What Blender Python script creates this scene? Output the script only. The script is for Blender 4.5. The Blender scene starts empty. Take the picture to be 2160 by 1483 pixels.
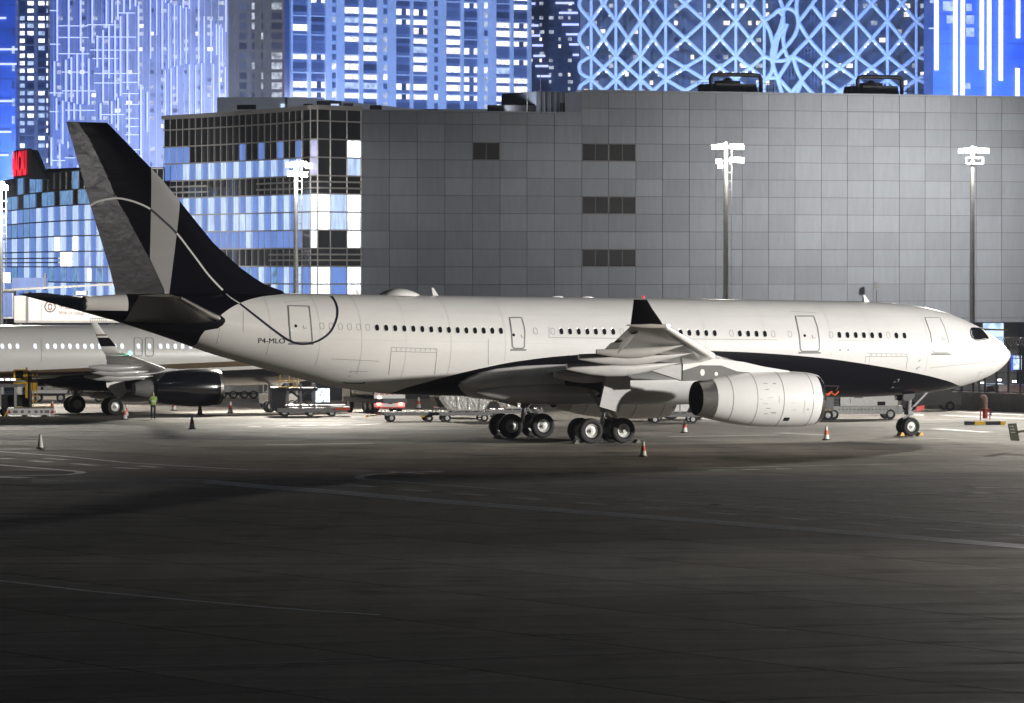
import bpy, bmesh, math, random
import numpy as np
from mathutils import Vector, Matrix
R = math.radians
rnd = random.Random(11)
sc = bpy.context.scene
col = sc.collection

# ------------------------------------------------------------------ camera, world, moon, exposure
F, HOR, CH = 12238.0, 560.4, 9.85           # focal length and horizon in photo pixels, camera height
PIT = math.atan((741.5 - HOR) / F)
cam = bpy.data.cameras.new('camera')
cam.sensor_width = 36.0
cam.lens = F / 2160.0 * 36.0
cam.clip_start = 1.0
cam.clip_end = 9000.0
cam_o = bpy.data.objects.new('camera', cam)
cam_o.location = (0, 0, CH)
cam_o.rotation_euler = (math.pi / 2 - PIT, 0, 0)
col.objects.link(cam_o)
sc.camera = cam_o

world = bpy.data.worlds.new('World')
sc.world = world
world.use_nodes = True
wt = world.node_tree
sky = wt.nodes.new('ShaderNodeTexSky')
sky.sky_type = 'NISHITA'
sky.sun_disc = False
sky.sun_elevation = R(40.0)
sky.sun_rotation = R(100)
bg = wt.nodes['Background']
bg.inputs['Strength'].default_value = 0.0042
wt.links.new(sky.outputs[0], bg.inputs['Color'])

moon = bpy.data.lights.new('moon', 'SUN')
moon.energy = 0.012
moon.angle = R(0.5)
moon.color = (1.0, 0.95, 0.88)
moon_o = bpy.data.objects.new('moon', moon)
moon_o.rotation_euler = (R(55), 0, R(30))
col.objects.link(moon_o)

sc.view_settings.view_transform = 'Standard'
sc.view_settings.look = 'None'
sc.view_settings.exposure = 0.0
sc.view_settings.gamma = 1.0
sc.cycles.max_bounces = 5
sc.cycles.diffuse_bounces = 2
sc.cycles.glossy_bounces = 3
sc.cycles.transmission_bounces = 2
sc.cycles.volume_bounces = 0
sc.cycles.sample_clamp_indirect = 3.0
sc.cycles.sample_clamp_direct = 0.0
sc.cycles.caustics_reflective = False
sc.cycles.caustics_refractive = False

# ------------------------------------------------------------------ pixels to places
def ray(px, py):
    x, y, z = (px - 1080.0) / F, 1.0, (741.5 - py) / F
    c, s = math.cos(PIT), math.sin(PIT)
    return Vector((x, y * c + z * s, -y * s + z * c))
def at(px, py, Y):
    d = ray(px, py)
    t = Y / d.y
    return Vector((d.x * t, Y, CH + d.z * t))
def gnd(px, py):
    d = ray(px, py)
    t = -CH / d.z
    return Vector((d.x * t, d.y * t, 0.0))

# ------------------------------------------------------------------ object helpers
def link(o, parent=None):
    col.objects.link(o)
    if parent is not None:
        o.parent = parent
    return o
def tag(o, label, cat, group=None):
    o['label'] = label
    o['category'] = cat
    if group:
        o['group'] = group
    return o
def empty(name, loc=(0, 0, 0), rz=0.0, ry=0.0):
    o = bpy.data.objects.new(name, None)
    o.location = loc
    o.rotation_euler = (0, ry, rz)
    o.empty_display_size = 0.5
    return link(o)
def copy_tree(o, parent=None):
    c = o.copy()
    col.objects.link(c)
    c.parent = parent
    for ch in list(o.children):
        copy_tree(ch, c)
    return c

class MB:
    """collects shapes; build() links them as ONE mesh object"""
    def __init__(s):
        s.v = []; s.f = []; s.m = []
    def add(s, vs, fs, mi=0):
        b = len(s.v)
        s.v += [tuple(p) for p in vs]
        s.f += [tuple(i + b for i in f) for f in fs]
        s.m += [mi] * len(fs)
        return s
    def box(s, c, d, mi=0, rz=0.0, mx=None):
        hx, hy, hz = d[0] / 2, d[1] / 2, d[2] / 2
        vs = [Vector((x * hx, y * hy, z * hz)) for x in (-1, 1) for y in (-1, 1) for z in (-1, 1)]
        if rz:
            q = Matrix.Rotation(rz, 3, 'Z'); vs = [q @ v for v in vs]
        if mx is not None:
            vs = [mx @ v for v in vs]
        c = Vector(c)
        return s.add([v + c for v in vs], [(0, 1, 3, 2), (4, 6, 7, 5), (0, 4, 5, 1), (2, 3, 7, 6), (0, 2, 6, 4), (1, 5, 7, 3)], mi)
    def bar(s, p, q, w, h=None, mi=0):
        """square bar between two points"""
        p, q = Vector(p), Vector(q); d = q - p; h = h or w
        if d.length < 1e-6: return s
        t = d.normalized()
        up = Vector((0, 0, 1)) if abs(t.z) < 0.95 else Vector((0, 1, 0))
        a = t.cross(up).normalized() * (w / 2); b = a.cross(t).normalized() * (h / 2)
        vs = [p - a - b, p + a - b, p + a + b, p - a + b, q - a - b, q + a - b, q + a + b, q - a + b]
        return s.add(vs, [(0, 3, 2, 1), (4, 5, 6, 7), (0, 1, 5, 4), (1, 2, 6, 5), (2, 3, 7, 6), (3, 0, 4, 7)], mi)
    def cyl(s, p, q, r0, r1=None, n=12, mi=0, caps=True):
        p, q = Vector(p), Vector(q); r1 = r0 if r1 is None else r1
        t = (q - p).normalized()
        up = Vector((0, 0, 1)) if abs(t.z) < 0.95 else Vector((0, 1, 0))
        a = t.cross(up).normalized(); b = a.cross(t).normalized()
        vs = []
        for k in range(n):
            e = a * math.cos(2 * math.pi * k / n) + b * math.sin(2 * math.pi * k / n)
            vs += [p + e * r0, q + e * r1]
        fs = [(2 * k, 2 * ((k + 1) % n), 2 * ((k + 1) % n) + 1, 2 * k + 1) for k in range(n)]
        if caps:
            fs += [tuple(2 * k for k in range(n))[::-1], tuple(2 * k + 1 for k in range(n))]
        return s.add(vs, fs, mi)
    def lathe(s, prof, o=(0, 0, 0), axis='Z', n=24, mi=0, mis=None):
        """prof: list of (along, radius)"""
        o = Vector(o); vs = []
        for h, r in prof:
            for k in range(n):
                a = 2 * math.pi * k / n; c, d = r * math.cos(a), r * math.sin(a)
                vs.append(o + Vector({'Z': (c, d, h), 'X': (h, c, d), 'Y': (c, h, d)}[axis]))
        for j in range(len(prof) - 1):
            s.add([], [], 0)
        b = len(s.v); s.v += [tuple(p) for p in vs]
        for j in range(len(prof) - 1):
            for k in range(n):
                k2 = (k + 1) % n
                s.f.append((b + j * n + k, b + j * n + k2, b + (j + 1) * n + k2, b + (j + 1) * n + k))
                s.m.append(mis[j] if mis else mi)
        return s
    def loft(s, rings, mi=0, caps=True, closed=True):
        n = len(rings[0]); b = len(s.v)
        for r in rings: s.v += [tuple(p) for p in r]
        for j in range(len(rings) - 1):
            for k in range(n if closed else n - 1):
                k2 = (k + 1) % n
                s.f.append((b + j * n + k, b + j * n + k2, b + (j + 1) * n + k2, b + (j + 1) * n + k)); s.m.append(mi)
        if caps:
            s.f.append(tuple(b + k for k in range(n))[::-1]); s.m.append(mi)
            s.f.append(tuple(b + (len(rings) - 1) * n + k for k in range(n))); s.m.append(mi)
        return s
    def tube(s, path, r, n=8, mi=0, caps=True):
        path = [Vector(p) for p in path]; rings = []
        prev = None
        for i, p in enumerate(path):
            t = (path[min(i + 1, len(path) - 1)] - path[max(i - 1, 0)]).normalized()
            if prev is None:
                up = Vector((0, 0, 1)) if abs(t.z) < 0.9 else Vector((1, 0, 0))
                a = t.cross(up).normalized()
            else:
                a = (prev - t * prev.dot(t)).normalized()
            prev = a; b = t.cross(a)
            rr = r[i] if isinstance(r, (list, tuple)) else r
            rings.append([p + (a * math.cos(2 * math.pi * k / n) + b * math.sin(2 * math.pi * k / n)) * rr for k in range(n)])
        return s.loft(rings, mi, caps)
    def prism(s, poly, ext, mi=0):
        """poly: 3D points of a flat outline; ext: extrusion vector"""
        e = Vector(ext); n = len(poly)
        vs = [Vector(p) for p in poly] + [Vector(p) + e for p in poly]
        fs = [tuple(range(n))[::-1], tuple(range(n, 2 * n))] + [(k, (k + 1) % n, n + (k + 1) % n, n + k) for k in range(n)]
        return s.add(vs, fs, mi)
    def mesh(s, name, mats, smooth=False):
        me = bpy.data.meshes.new(name)
        me.from_pydata(s.v, [], s.f)
        for m in (mats if isinstance(mats, (list, tuple)) else [mats]):
            me.materials.append(m)
        me.polygons.foreach_set('material_index', s.m)
        if smooth:
            me.polygons.foreach_set('use_smooth', [True] * len(s.f))
        bm = bmesh.new(); bm.from_mesh(me)
        bmesh.ops.recalc_face_normals(bm, faces=bm.faces)
        if smooth:
            for e in bm.edges:
                if len(e.link_faces) == 2 and e.calc_face_angle(0) > R(40): e.smooth = False
        bm.to_mesh(me); bm.free()
        me.update()
        return me
    def build(s, name, mats, parent=None, smooth=False, loc=None):
        o = bpy.data.objects.new(name, s.mesh(name, mats, smooth))
        if loc is not None: o.location = loc
        return link(o, parent)

def inst(name, me, parent, loc=(0, 0, 0), rot=(0, 0, 0)):
    o = bpy.data.objects.new(name, me)
    o.location = loc; o.rotation_euler = rot
    return link(o, parent)

# ------------------------------------------------------------------ materials
def sock(n, *names):
    for k in names:
        if k in n.inputs: return n.inputs[k]
def mat(name, color, rough=0.5, metal=0.0, coat=0.0, var=0.0, scale=3.0, bump=0.0, bscale=20.0, rnd_obj=0.0, spec=None, rvar=0.0, stretch=None):
    m = bpy.data.materials.new(name); m.use_nodes = True
    nt = m.node_tree; b = nt.nodes['Principled BSDF']
    b.inputs['Base Color'].default_value = (*color, 1)
    b.inputs['Roughness'].default_value = rough
    b.inputs['Metallic'].default_value = metal
    if spec is not None: b.inputs['Specular IOR Level'].default_value = spec
    if coat:
        b.inputs['Coat Weight'].default_value = coat; b.inputs['Coat Roughness'].default_value = 0.08
    tc = nt.nodes.new('ShaderNodeTexCoord')
    vec = tc.outputs['Object']
    if stretch:
        mp = nt.nodes.new('ShaderNodeMapping'); mp.inputs['Scale'].default_value = stretch
        nt.links.new(vec, mp.inputs['Vector']); vec = mp.outputs[0]
    out = None
    if var or rvar:
        no = nt.nodes.new('ShaderNodeTexNoise'); no.inputs['Scale'].default_value = scale
        no.inputs['Detail'].default_value = 6; no.inputs['Roughness'].default_value = 0.6
        nt.links.new(vec, no.inputs['Vector'])
        if var:
            mr = nt.nodes.new('ShaderNodeMapRange')
            mr.inputs['From Min'].default_value = 0.3; mr.inputs['From Max'].default_value = 0.7
            mr.inputs['To Min'].default_value = 1 - var; mr.inputs['To Max'].default_value = 1 + var
            nt.links.new(no.outputs['Fac'], mr.inputs['Value'])
            out = mr.outputs[0]
        if rvar:
            m2 = nt.nodes.new('ShaderNodeMapRange')
            m2.inputs['To Min'].default_value = max(0.02, rough - rvar); m2.inputs['To Max'].default_value = rough + rvar
            nt.links.new(no.outputs['Fac'], m2.inputs['Value']); nt.links.new(m2.outputs[0], b.inputs['Roughness'])
    if rnd_obj:
        oi = nt.nodes.new('ShaderNodeObjectInfo'); m3 = nt.nodes.new('ShaderNodeMapRange')
        m3.inputs['To Min'].default_value = 1 - rnd_obj; m3.inputs['To Max'].default_value = 1 + rnd_obj
        nt.links.new(oi.outputs['Random'], m3.inputs['Value'])
        if out is None: out = m3.outputs[0]
        else:
            mm = nt.nodes.new('ShaderNodeMath'); mm.operation = 'MULTIPLY'
            nt.links.new(out, mm.inputs[0]); nt.links.new(m3.outputs[0], mm.inputs[1]); out = mm.outputs[0]
    if out is not None:
        mx = nt.nodes.new('ShaderNodeVectorMath'); mx.operation = 'SCALE'
        mx.inputs[0].default_value = color
        nt.links.new(out, mx.inputs['Scale']); nt.links.new(mx.outputs[0], b.inputs['Base Color'])
    if bump:
        n2 = nt.nodes.new('ShaderNodeTexNoise'); n2.inputs['Scale'].default_value = bscale; n2.inputs['Detail'].default_value = 4
        bu = nt.nodes.new('ShaderNodeBump'); bu.inputs['Strength'].default_value = bump; bu.inputs['Distance'].default_value = 0.05
        nt.links.new(vec, n2.inputs['Vector']); nt.links.new(n2.outputs['Fac'], bu.inputs['Height']); nt.links.new(bu.outputs[0], b.inputs['Normal'])
    return m
def emit(name, color, strength, sample=False, base=(0.1, 0.1, 0.1), var=0.0, scale=1.0, detail=3, stretch=None):
    m = bpy.data.materials.new(name); m.use_nodes = True
    nt = m.node_tree; b = nt.nodes['Principled BSDF']
    b.inputs['Base Color'].default_value = (*base, 1); b.inputs['Roughness'].default_value = 0.3
    b.inputs['Emission Color'].default_value = (*color, 1); b.inputs['Emission Strength'].default_value = strength
    if var:
        tc = nt.nodes.new('ShaderNodeTexCoord'); no = nt.nodes.new('ShaderNodeTexNoise')
        vec = tc.outputs['Object']
        if stretch:
            mp = nt.nodes.new('ShaderNodeMapping'); mp.inputs['Scale'].default_value = stretch
            nt.links.new(vec, mp.inputs['Vector']); vec = mp.outputs[0]
        no.inputs['Scale'].default_value = scale; no.inputs['Detail'].default_value = detail
        nt.links.new(vec, no.inputs['Vector'])
        oi = nt.nodes.new('ShaderNodeObjectInfo')
        no.noise_dimensions = '4D'
        w = nt.nodes.new('ShaderNodeMath'); w.operation = 'MULTIPLY'; w.inputs[1].default_value = 37.0
        nt.links.new(oi.outputs['Random'], w.inputs[0]); nt.links.new(w.outputs[0], no.inputs['W'])
        mr = nt.nodes.new('ShaderNodeMapRange')
        mr.inputs['From Min'].default_value = 0.32; mr.inputs['From Max'].default_value = 0.68
        mr.inputs['To Min'].default_value = strength * (1 - var); mr.inputs['To Max'].default_value = strength * (1 + var)
        nt.links.new(no.outputs['Fac'], mr.inputs['Value']); nt.links.new(mr.outputs[0], b.inputs['Emission Strength'])
    if not sample:
        m.cycles.emission_sampling = 'NONE'
    return m

M = {}
M['white'] = mat('white_paint', (0.80, 0.79, 0.77), 0.28, coat=0.35, var=0.025, scale=0.8)
M['grey_paint'] = mat('grey_wing_paint', (0.40, 0.40, 0.41), 0.35, coat=0.2, var=0.08, scale=1.5)
M['dark_grey_paint'] = mat('dark_grey_paint', (0.10, 0.098, 0.094), 0.35, coat=0.2, var=0.1, scale=2)
M['black'] = mat('black_gloss_paint', (0.005, 0.005, 0.008), 0.25, coat=0.08, spec=0.3)
M['line_dark'] = mat('dark_line_paint', (0.01, 0.012, 0.03), 0.4)
M['line_grey'] = mat('panel_line_grey', (0.22, 0.22, 0.22), 0.6)
M['line_white'] = mat('white_line_paint', (0.6, 0.6, 0.6), 0.35)
M['tyre'] = mat('tyre_rubber', (0.012, 0.012, 0.012), 0.75, bump=0.2, bscale=30)
M['rim'] = mat('rim_paint', (0.62, 0.62, 0.60), 0.35, metal=0.1, var=0.1, scale=8)
M['chrome'] = mat('chrome', (0.75, 0.75, 0.75), 0.15, metal=1.0)
M['steel'] = mat('bare_steel', (0.45, 0.44, 0.42), 0.32, metal=0.9, var=0.12, scale=4)
M['dark_metal'] = mat('dark_metal', (0.03, 0.03, 0.033), 0.5, metal=0.3, var=0.2, scale=6)
M['void'] = mat('dark_cavity', (0.006, 0.006, 0.007), 0.9)
M['glass_dark'] = mat('dark_glass', (0.012, 0.013, 0.016), 0.06, coat=0.3)
M['yellow'] = mat('yellow_paint', (0.62, 0.36, 0.02), 0.5, var=0.2, scale=6)
M['red'] = mat('red_paint', (0.5, 0.03, 0.02), 0.5, var=0.15, scale=6)
M['orange'] = mat('orange_plastic', (0.65, 0.10, 0.03), 0.5)
M['white_matt'] = mat('white_matt', (0.72, 0.72, 0.70), 0.55, var=0.08, scale=4)
M['light_grey'] = mat('light_grey_metal', (0.42, 0.42, 0.41), 0.5, metal=0.2, var=0.15, scale=4)
M['mid_grey'] = mat('mid_grey_metal', (0.18, 0.18, 0.18), 0.55, var=0.2, scale=5)
M['concrete'] = mat('barrier_concrete', (0.16, 0.15, 0.13), 0.85, var=0.3, scale=1.2, bump=0.3)
M['gold'] = mat('gold_paint', (0.20, 0.14, 0.07), 0.3, coat=0.3)
M['lamp_white'] = emit('lamp_glare', (1.0, 0.96, 0.86), 60.0)
M['pole'] = mat('galvanised_pole', (0.42, 0.43, 0.44), 0.5, metal=0.3, var=0.15, scale=2)

# ================================================================== GROUND
def concrete_mat(name, base, rnd_obj, jitter):
    m = bpy.data.materials.new(name); m.use_nodes = True
    nt = m.node_tree; b = nt.nodes['Principled BSDF']; L = nt.links.new
    geo = nt.nodes.new('ShaderNodeNewGeometry')
    def noise(scale, detail, st=(1, 1, 1), rz=0.0):
        mp = nt.nodes.new('ShaderNodeMapping'); mp.inputs['Scale'].default_value = st; mp.inputs['Rotation'].default_value = (0, 0, rz)
        no = nt.nodes.new('ShaderNodeTexNoise'); no.inputs['Scale'].default_value = scale; no.inputs['Detail'].default_value = detail
        L(geo.outputs['Position'], mp.inputs[0]); L(mp.outputs[0], no.inputs['Vector']); return no.outputs['Fac']
    def rng(f, a, c, lo, hi):
        r = nt.nodes.new('ShaderNodeMapRange'); r.inputs['From Min'].default_value = a; r.inputs['From Max'].default_value = c
        r.inputs['To Min'].default_value = lo; r.inputs['To Max'].default_value = hi; L(f, r.inputs['Value']); return r.outputs[0]
    def mul(a, c):
        x = nt.nodes.new('ShaderNodeMath'); x.operation = 'MULTIPLY'; L(a, x.inputs[0]); L(c, x.inputs[1]); return x.outputs[0]
    big = rng(noise(0.035, 5), 0.3, 0.7, 0.65, 1.3)
    streak = rng(noise(0.6, 6, (0.05, 1.0, 1.0), R(-28)), 0.33, 0.66, 0.78, 1.1)      # tyre and wash streaks along the taxi direction
    streak2 = rng(noise(0.5, 5, (1.0, 0.06, 1.0), R(-20)), 0.36, 0.68, 0.82, 1.08)
    fine = rng(noise(3.0, 6), 0.3, 0.7, 0.88, 1.12)
    spots = rng(noise(0.3, 4), 0.56, 0.70, 1.0, 0.5)
    k = mul(mul(mul(mul(big, streak), streak2), fine), spots)
    if rnd_obj:
        oi = nt.nodes.new('ShaderNodeObjectInfo'); k = mul(k, rng(oi.outputs['Random'], 0, 1, 1 - jitter, 1 + jitter))
    sc_ = nt.nodes.new('ShaderNodeVectorMath'); sc_.operation = 'SCALE'; sc_.inputs[0].default_value = base
    L(k, sc_.inputs['Scale']); L(sc_.outputs[0], b.inputs['Base Color'])
    L(rng(noise(0.9, 5, (0.15, 1, 1), R(-28)), 0.3, 0.7, 0.6, 0.92), b.inputs['Roughness'])
    b.inputs['Specular IOR Level'].default_value = 0.15
    bu = nt.nodes.new('ShaderNodeBump'); bu.inputs['Strength'].default_value = 0.25; bu.inputs['Distance'].default_value = 0.03
    L(noise(2.2, 6), bu.inputs['Height']); L(bu.outputs[0], b.inputs['Normal'])
    return m
M['slab'] = concrete_mat('apron_concrete', (0.275, 0.247, 0.210), True, 0.26)
M['ground'] = concrete_mat('ground_dark_joint', (0.03, 0.029, 0.027), False, 0)
M['paint'] = mat('worn_white_marking', (0.85, 0.85, 0.84), 0.6, var=0.22, scale=1.3)

g = MB().add([(-3500, -200, -0.02), (3500, -200, -0.02), (3500, 5000, -0.02), (-3500, 5000, -0.02)], [(0, 1, 2, 3)]).build('ground', M['ground'])
g['kind'] = 'structure'
apron = empty('apron'); apron['kind'] = 'structure'
GA = R(28.2); CELL = 7.5; GAP = 0.07
slab_me = MB().box((0, 0, -0.011), (CELL - GAP, CELL - GAP, 0.018)).mesh('slab', M['slab'])
cs, sn = math.cos(GA), math.sin(GA)
cells = []
for i in range(-70, 70):
    for j in range(-10, 75):
        u, v = (i + 0.3) * CELL, (j + 0.6) * CELL
        x, y = u * cs - v * sn, u * sn + v * cs
        if 105 < y < 455:
            vis = abs(x) - (y * 1080 / F)
            if vis < 6.5 + 0.0 * y: cells.append((vis > -3, y, x, y))
cells.sort(key=lambda c: c[1])
rest = MB()
for n, (edge, _, x, y) in enumerate(cells):
    if n < 298:
        inst('slab', slab_me, apron, (x, y, 0.0), (0, 0, GA))
    else:
        rest.box((x, y, -0.011), (CELL - GAP, CELL - GAP, 0.018), rz=GA)
if rest.v:
    o = rest.build('slab_field', M['slab'], apron); o['kind'] = 'stuff'
side = MB()      # slabs outside the frame, so that the apron goes on to both sides
for i in range(-70, 70):
    for j in range(-10, 75):
        u, v = (i + 0.3) * CELL, (j + 0.6) * CELL
        x, y = u * cs - v * sn, u * sn + v * cs
        if 60 < y < 455 and abs(x) < 130 and not (y > 105 and abs(x) - y * 1080 / F < 6.5):
            side.box((x, y, -0.011), (CELL - GAP, CELL - GAP, 0.018), rz=GA)
o = side.build('slab_field', M['slab'], apron); o['kind'] = 'stuff'

def marking(pts, w, name='painted_line', z=0.004):
    P = [gnd(*p) for p in pts]
    Q = []
    for i in range(len(P) - 1):
        k = max(1, int((P[i + 1] - P[i]).length / 6))
        for t in range(k): Q.append(P[i].lerp(P[i + 1], t / k))
    Q.append(P[-1]); mb = MB(); vs = []
    for i, p in enumerate(Q):
        t = (Q[min(i + 1, len(Q) - 1)] - Q[max(i - 1, 0)]).normalized(); nrm = Vector((-t.y, t.x, 0)) * (w / 2)
        vs += [p + nrm + Vector((0, 0, z)), p - nrm + Vector((0, 0, z))]
    mb.add(vs, [(2 * i, 2 * i + 1, 2 * i + 3, 2 * i + 2) for i in range(len(Q) - 1)])
    return mb.build(name, M['paint'], apron)
for off in (-3, 0, 3):
    marking([(67, 1014 + off), (350, 1013 + off), (433, 1015.5 + off), (560, 1027 + off), (720, 1039 + off), (960, 1060 + off), (1440, 1096 + off), (1580, 1107 + off), (1900, 1132 + off), (2175, 1154 + off)], 0.5)
for ln, w in [([(-10, 980), (150, 993), (165, 994.5), (173, 996.5), (165, 999), (140, 1001.5), (-10, 1005)], 0.2),
          ([(-10, 952), (130, 962), (267, 976), (400, 984), (520, 991), (720, 991)], 0.14),
          ([(560, 938), (640, 937), (790, 935)], 0.22),
          ([(-10, 1224), (190, 1247), (360, 1263), (560, 1281), (720, 1292), (800, 1297)], 0.10),
          ([(-10, 1088), (60, 1088)], 0.12), ([(-10, 948), (65, 947)], 0.25), ([(-10, 1006), (60, 1008)], 0.5),
          ([(935, 994), (850, 996), (790, 1000), (762, 1004), (755, 1007), (765, 1011), (960, 1025), (1440, 1060), (1560, 1067), (1800, 1083), (2175, 1112)], 0.15),
          ([(1400, 1066), (1520, 1064), (1650, 1060), (1830, 1056)], 0.17),
          ([(1430, 988.5), (1560, 986), (1740, 982), (1900, 979)], 0.16), ([(1845, 1044), (1990, 1040), (2052, 1037)], 0.18),
          ([(2010, 1036.5), (2085, 1041)], 0.35), ([(2058, 1029), (2175, 1028)], 0.2), ([(2000, 1054), (2100, 1051)], 0.12),
          ([(1975, 904.5), (2085, 912)], 0.35), ([(1410, 921), (1560, 919), (1640, 917.5)], 0.3), ([(1645, 913), (1740, 918)], 0.4),
          ([(-10, 1416), (640, 1397), (1300, 1378)], 0.05), ([(1350, 1322), (1660, 1330)], 0.06),
          ([(1990, 876), (2175, 884)], 0.3), ([(1930, 866), (2000, 868), (2175, 876)], 0.3)]:
    marking(ln, w * 2.6)
for x0, y0, x1, y1 in [(-5, 967, 25, 968), (64, 972, 108, 975), (93, 967, 143, 970), (156, 978, 200, 982), (245, 986, 290, 989), (292, 983, 335, 986),
        (523, 900, 551, 900), (580, 899, 608, 898.5), (637, 898, 665, 897), (693, 897, 720, 896), (745, 897, 800, 894),
        (730, 1023, 788, 1027), (843, 1032, 905, 1036), (962, 1041, 1023, 1045), (1087, 1050, 1147, 1054), (1215, 1060, 1280, 1065), (1350, 1070, 1418, 1075),
        (1488, 1081, 1565, 1086), (1636, 1091, 1715, 1097), (1793, 1103, 1873, 1109), (1954, 1115, 2038, 1121), (2123, 1127, 2175, 1131),
        (1496, 992, 1532, 991), (1567, 991, 1601, 990), (1637, 989, 1670, 989), (820, 995, 900, 999), (900, 995, 932, 996)]:
    marking([(x0, y0), (x1, y1)], 0.6, 'painted_dash')

# ================================================================== WIDE-BODY AIRLINER
SM = 28.85
TH, AL = R(24.363), R(0.9)
AC = empty('parked_airliner', (2.734, 327.16, 0), TH, AL)
tag(AC, 'large white and black twin-engine airliner with black tail parked across the apron', 'airplane')
ACM = Matrix.Translation((2.734, 327.16, 0)) @ Matrix.Rotation(TH, 4, 'Z') @ Matrix.Rotation(AL, 4, 'Y')
ACI = ACM.inverted()
O0 = ACI @ Vector((0, 0, CH)); ACI3 = ACI.to_3x3()
def B(s, l, z): return Vector((SM - s, -l, z))
def onl(px, py, l):
    """photo pixel -> body point on the plane l metres to starboard"""
    d = ACI3 @ ray(px, py)
    return O0 + d * ((-l - O0.y) / d.y)
def sz(px, py, l=0.0):
    p = onl(px, py, l); return SM - p.x, p.z
TOP = [(178, 626), (260, 620), (420, 618), (600, 618.5), (900, 623), (1200, 627), (1500, 630.5), (1700, 634), (1800, 636), (1850, 637.5), (1900, 641), (1950, 647.5), (2000, 661), (2030, 674), (2050, 684), (2066, 693), (2080, 702), (2100, 716), (2112, 726), (2121, 735), (2127, 742.5)]
BOT = [(178, 655), (238, 675), (286, 691), (349, 711), (405, 732), (440, 745), (518, 767), (595, 789), (673, 810), (751, 824), (803, 830.5), (900, 834), (1000, 836), (1700, 838), (1800, 838), (1850, 836.5), (1900, 833.5), (1950, 829), (2000, 821), (2030, 814), (2050, 807), (2080, 795), (2100, 783), (2115, 771), (2125, 759)]
HW = [(0.0, 0.05), (0.15, 0.42), (0.37, 0.66), (0.7, 0.93), (1.0, 1.13), (1.66, 1.50), (2.6, 1.92), (4.2, 2.40), (5.8, 2.67), (7.3, 2.78), (9, 2.82), (38, 2.82), (41, 2.74), (43, 2.60), (45.8, 2.30), (49.2, 1.80), (52, 1.36), (55, 0.84), (57.5, 0.36)]
tp = np.array(sorted(sz(*p) for p in TOP)); bt = np.array(sorted(sz(*p) for p in BOT)); hwv = np.array(HW)
tp = np.vstack([[0.0, 5.36], tp]); bt = np.vstack([[0.0, 5.30], bt])
def smooth_interp(x, xs, ys):
    return float(np.interp(x, xs, ys))
def sec(s):
    """z centre, half height, half width"""
    w = 0.10 if s < 3 else 0.5
    ks = (-1.5, -0.75, 0, 0.75, 1.5)
    zt = zb = hw = 0
    for k in ks:
        q = min(max(s + k * w * min(1, s / 0.6 if s < 0.6 else 1), 0), 57.5)
        zt += smooth_interp(q, tp[:, 0], tp[:, 1]); zb += smooth_interp(q, bt[:, 0], bt[:, 1]); hw += smooth_interp(q, hwv[:, 0], hwv[:, 1])
    n = len(ks); zt /= n; zb /= n; hw /= n
    return (zt + zb) / 2, (zt - zb) / 2, hw
def half(s, z):
    c, h, w = sec(s); t = 1 - ((z - c) / h) ** 2
    return w * math.sqrt(t) if t > 0 else 0.0
def skin(px, py, off=0.006):
    """photo pixel -> (point, normal) on the starboard fuselage skin"""
    l = 2.6
    for _ in range(12):
        p = onl(px, py, l); s, z = SM - p.x, p.z
        l = 0.5 * l + 0.5 * half(min(max(s, 0.02), 57.4), z)
    p = onl(px, py, l); s = min(max(SM - p.x, 0.02), 57.4)
    c, h, w = sec(s)
    n = Vector((0, -l / (w * w), (p.z - c) / (h * h)))
    n.normalize()
    e = 0.15
    dl = (half(s + e, p.z) - half(max(s - e, 0.01), p.z)) / (2 * e)      # widening aft
    n = (n + Vector((-dl * n.y * -1 * -1 if False else dl * abs(n.y), 0, 0))).normalized()
    return p + n * off, n

# livery: belly and tail colour borders, traced in side view
def curve_node(nt, src, pts, lo, hi, vlo, vhi):
    mr = nt.nodes.new('ShaderNodeMapRange'); mr.inputs['From Min'].default_value = lo; mr.inputs['From Max'].default_value = hi
    nt.links.new(src, mr.inputs['Value'])
    fc = nt.nodes.new('ShaderNodeFloatCurve'); c = fc.mapping.curves[0]
    pts = sorted(pts); P = [((a - lo) / (hi - lo), (v - vlo) / (vhi - vlo)) for a, v in pts]
    while len(c.points) < len(P): c.points.new(0.5, 0.5)
    for k, p in enumerate(P): c.points[k].location = p; c.points[k].handle_type = 'AUTO'
    fc.mapping.use_clip = False; fc.mapping.update()
    nt.links.new(mr.outputs[0], fc.inputs['Value'])
    m2 = nt.nodes.new('ShaderNodeMapRange'); m2.clamp = False
    m2.inputs['To Min'].default_value = vlo; m2.inputs['To Max'].default_value = vhi
    nt.links.new(fc.outputs[0], m2.inputs['Value']); return m2.outputs[0]
def mth(nt, op, a, b):
    x = nt.nodes.new('ShaderNodeMath'); x.operation = op
    for k, q in enumerate((a, b)):
        if isinstance(q, (int, float)): x.inputs[k].default_value = q
        else: nt.links.new(q, x.inputs[k])
    return x.outputs[0]
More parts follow.
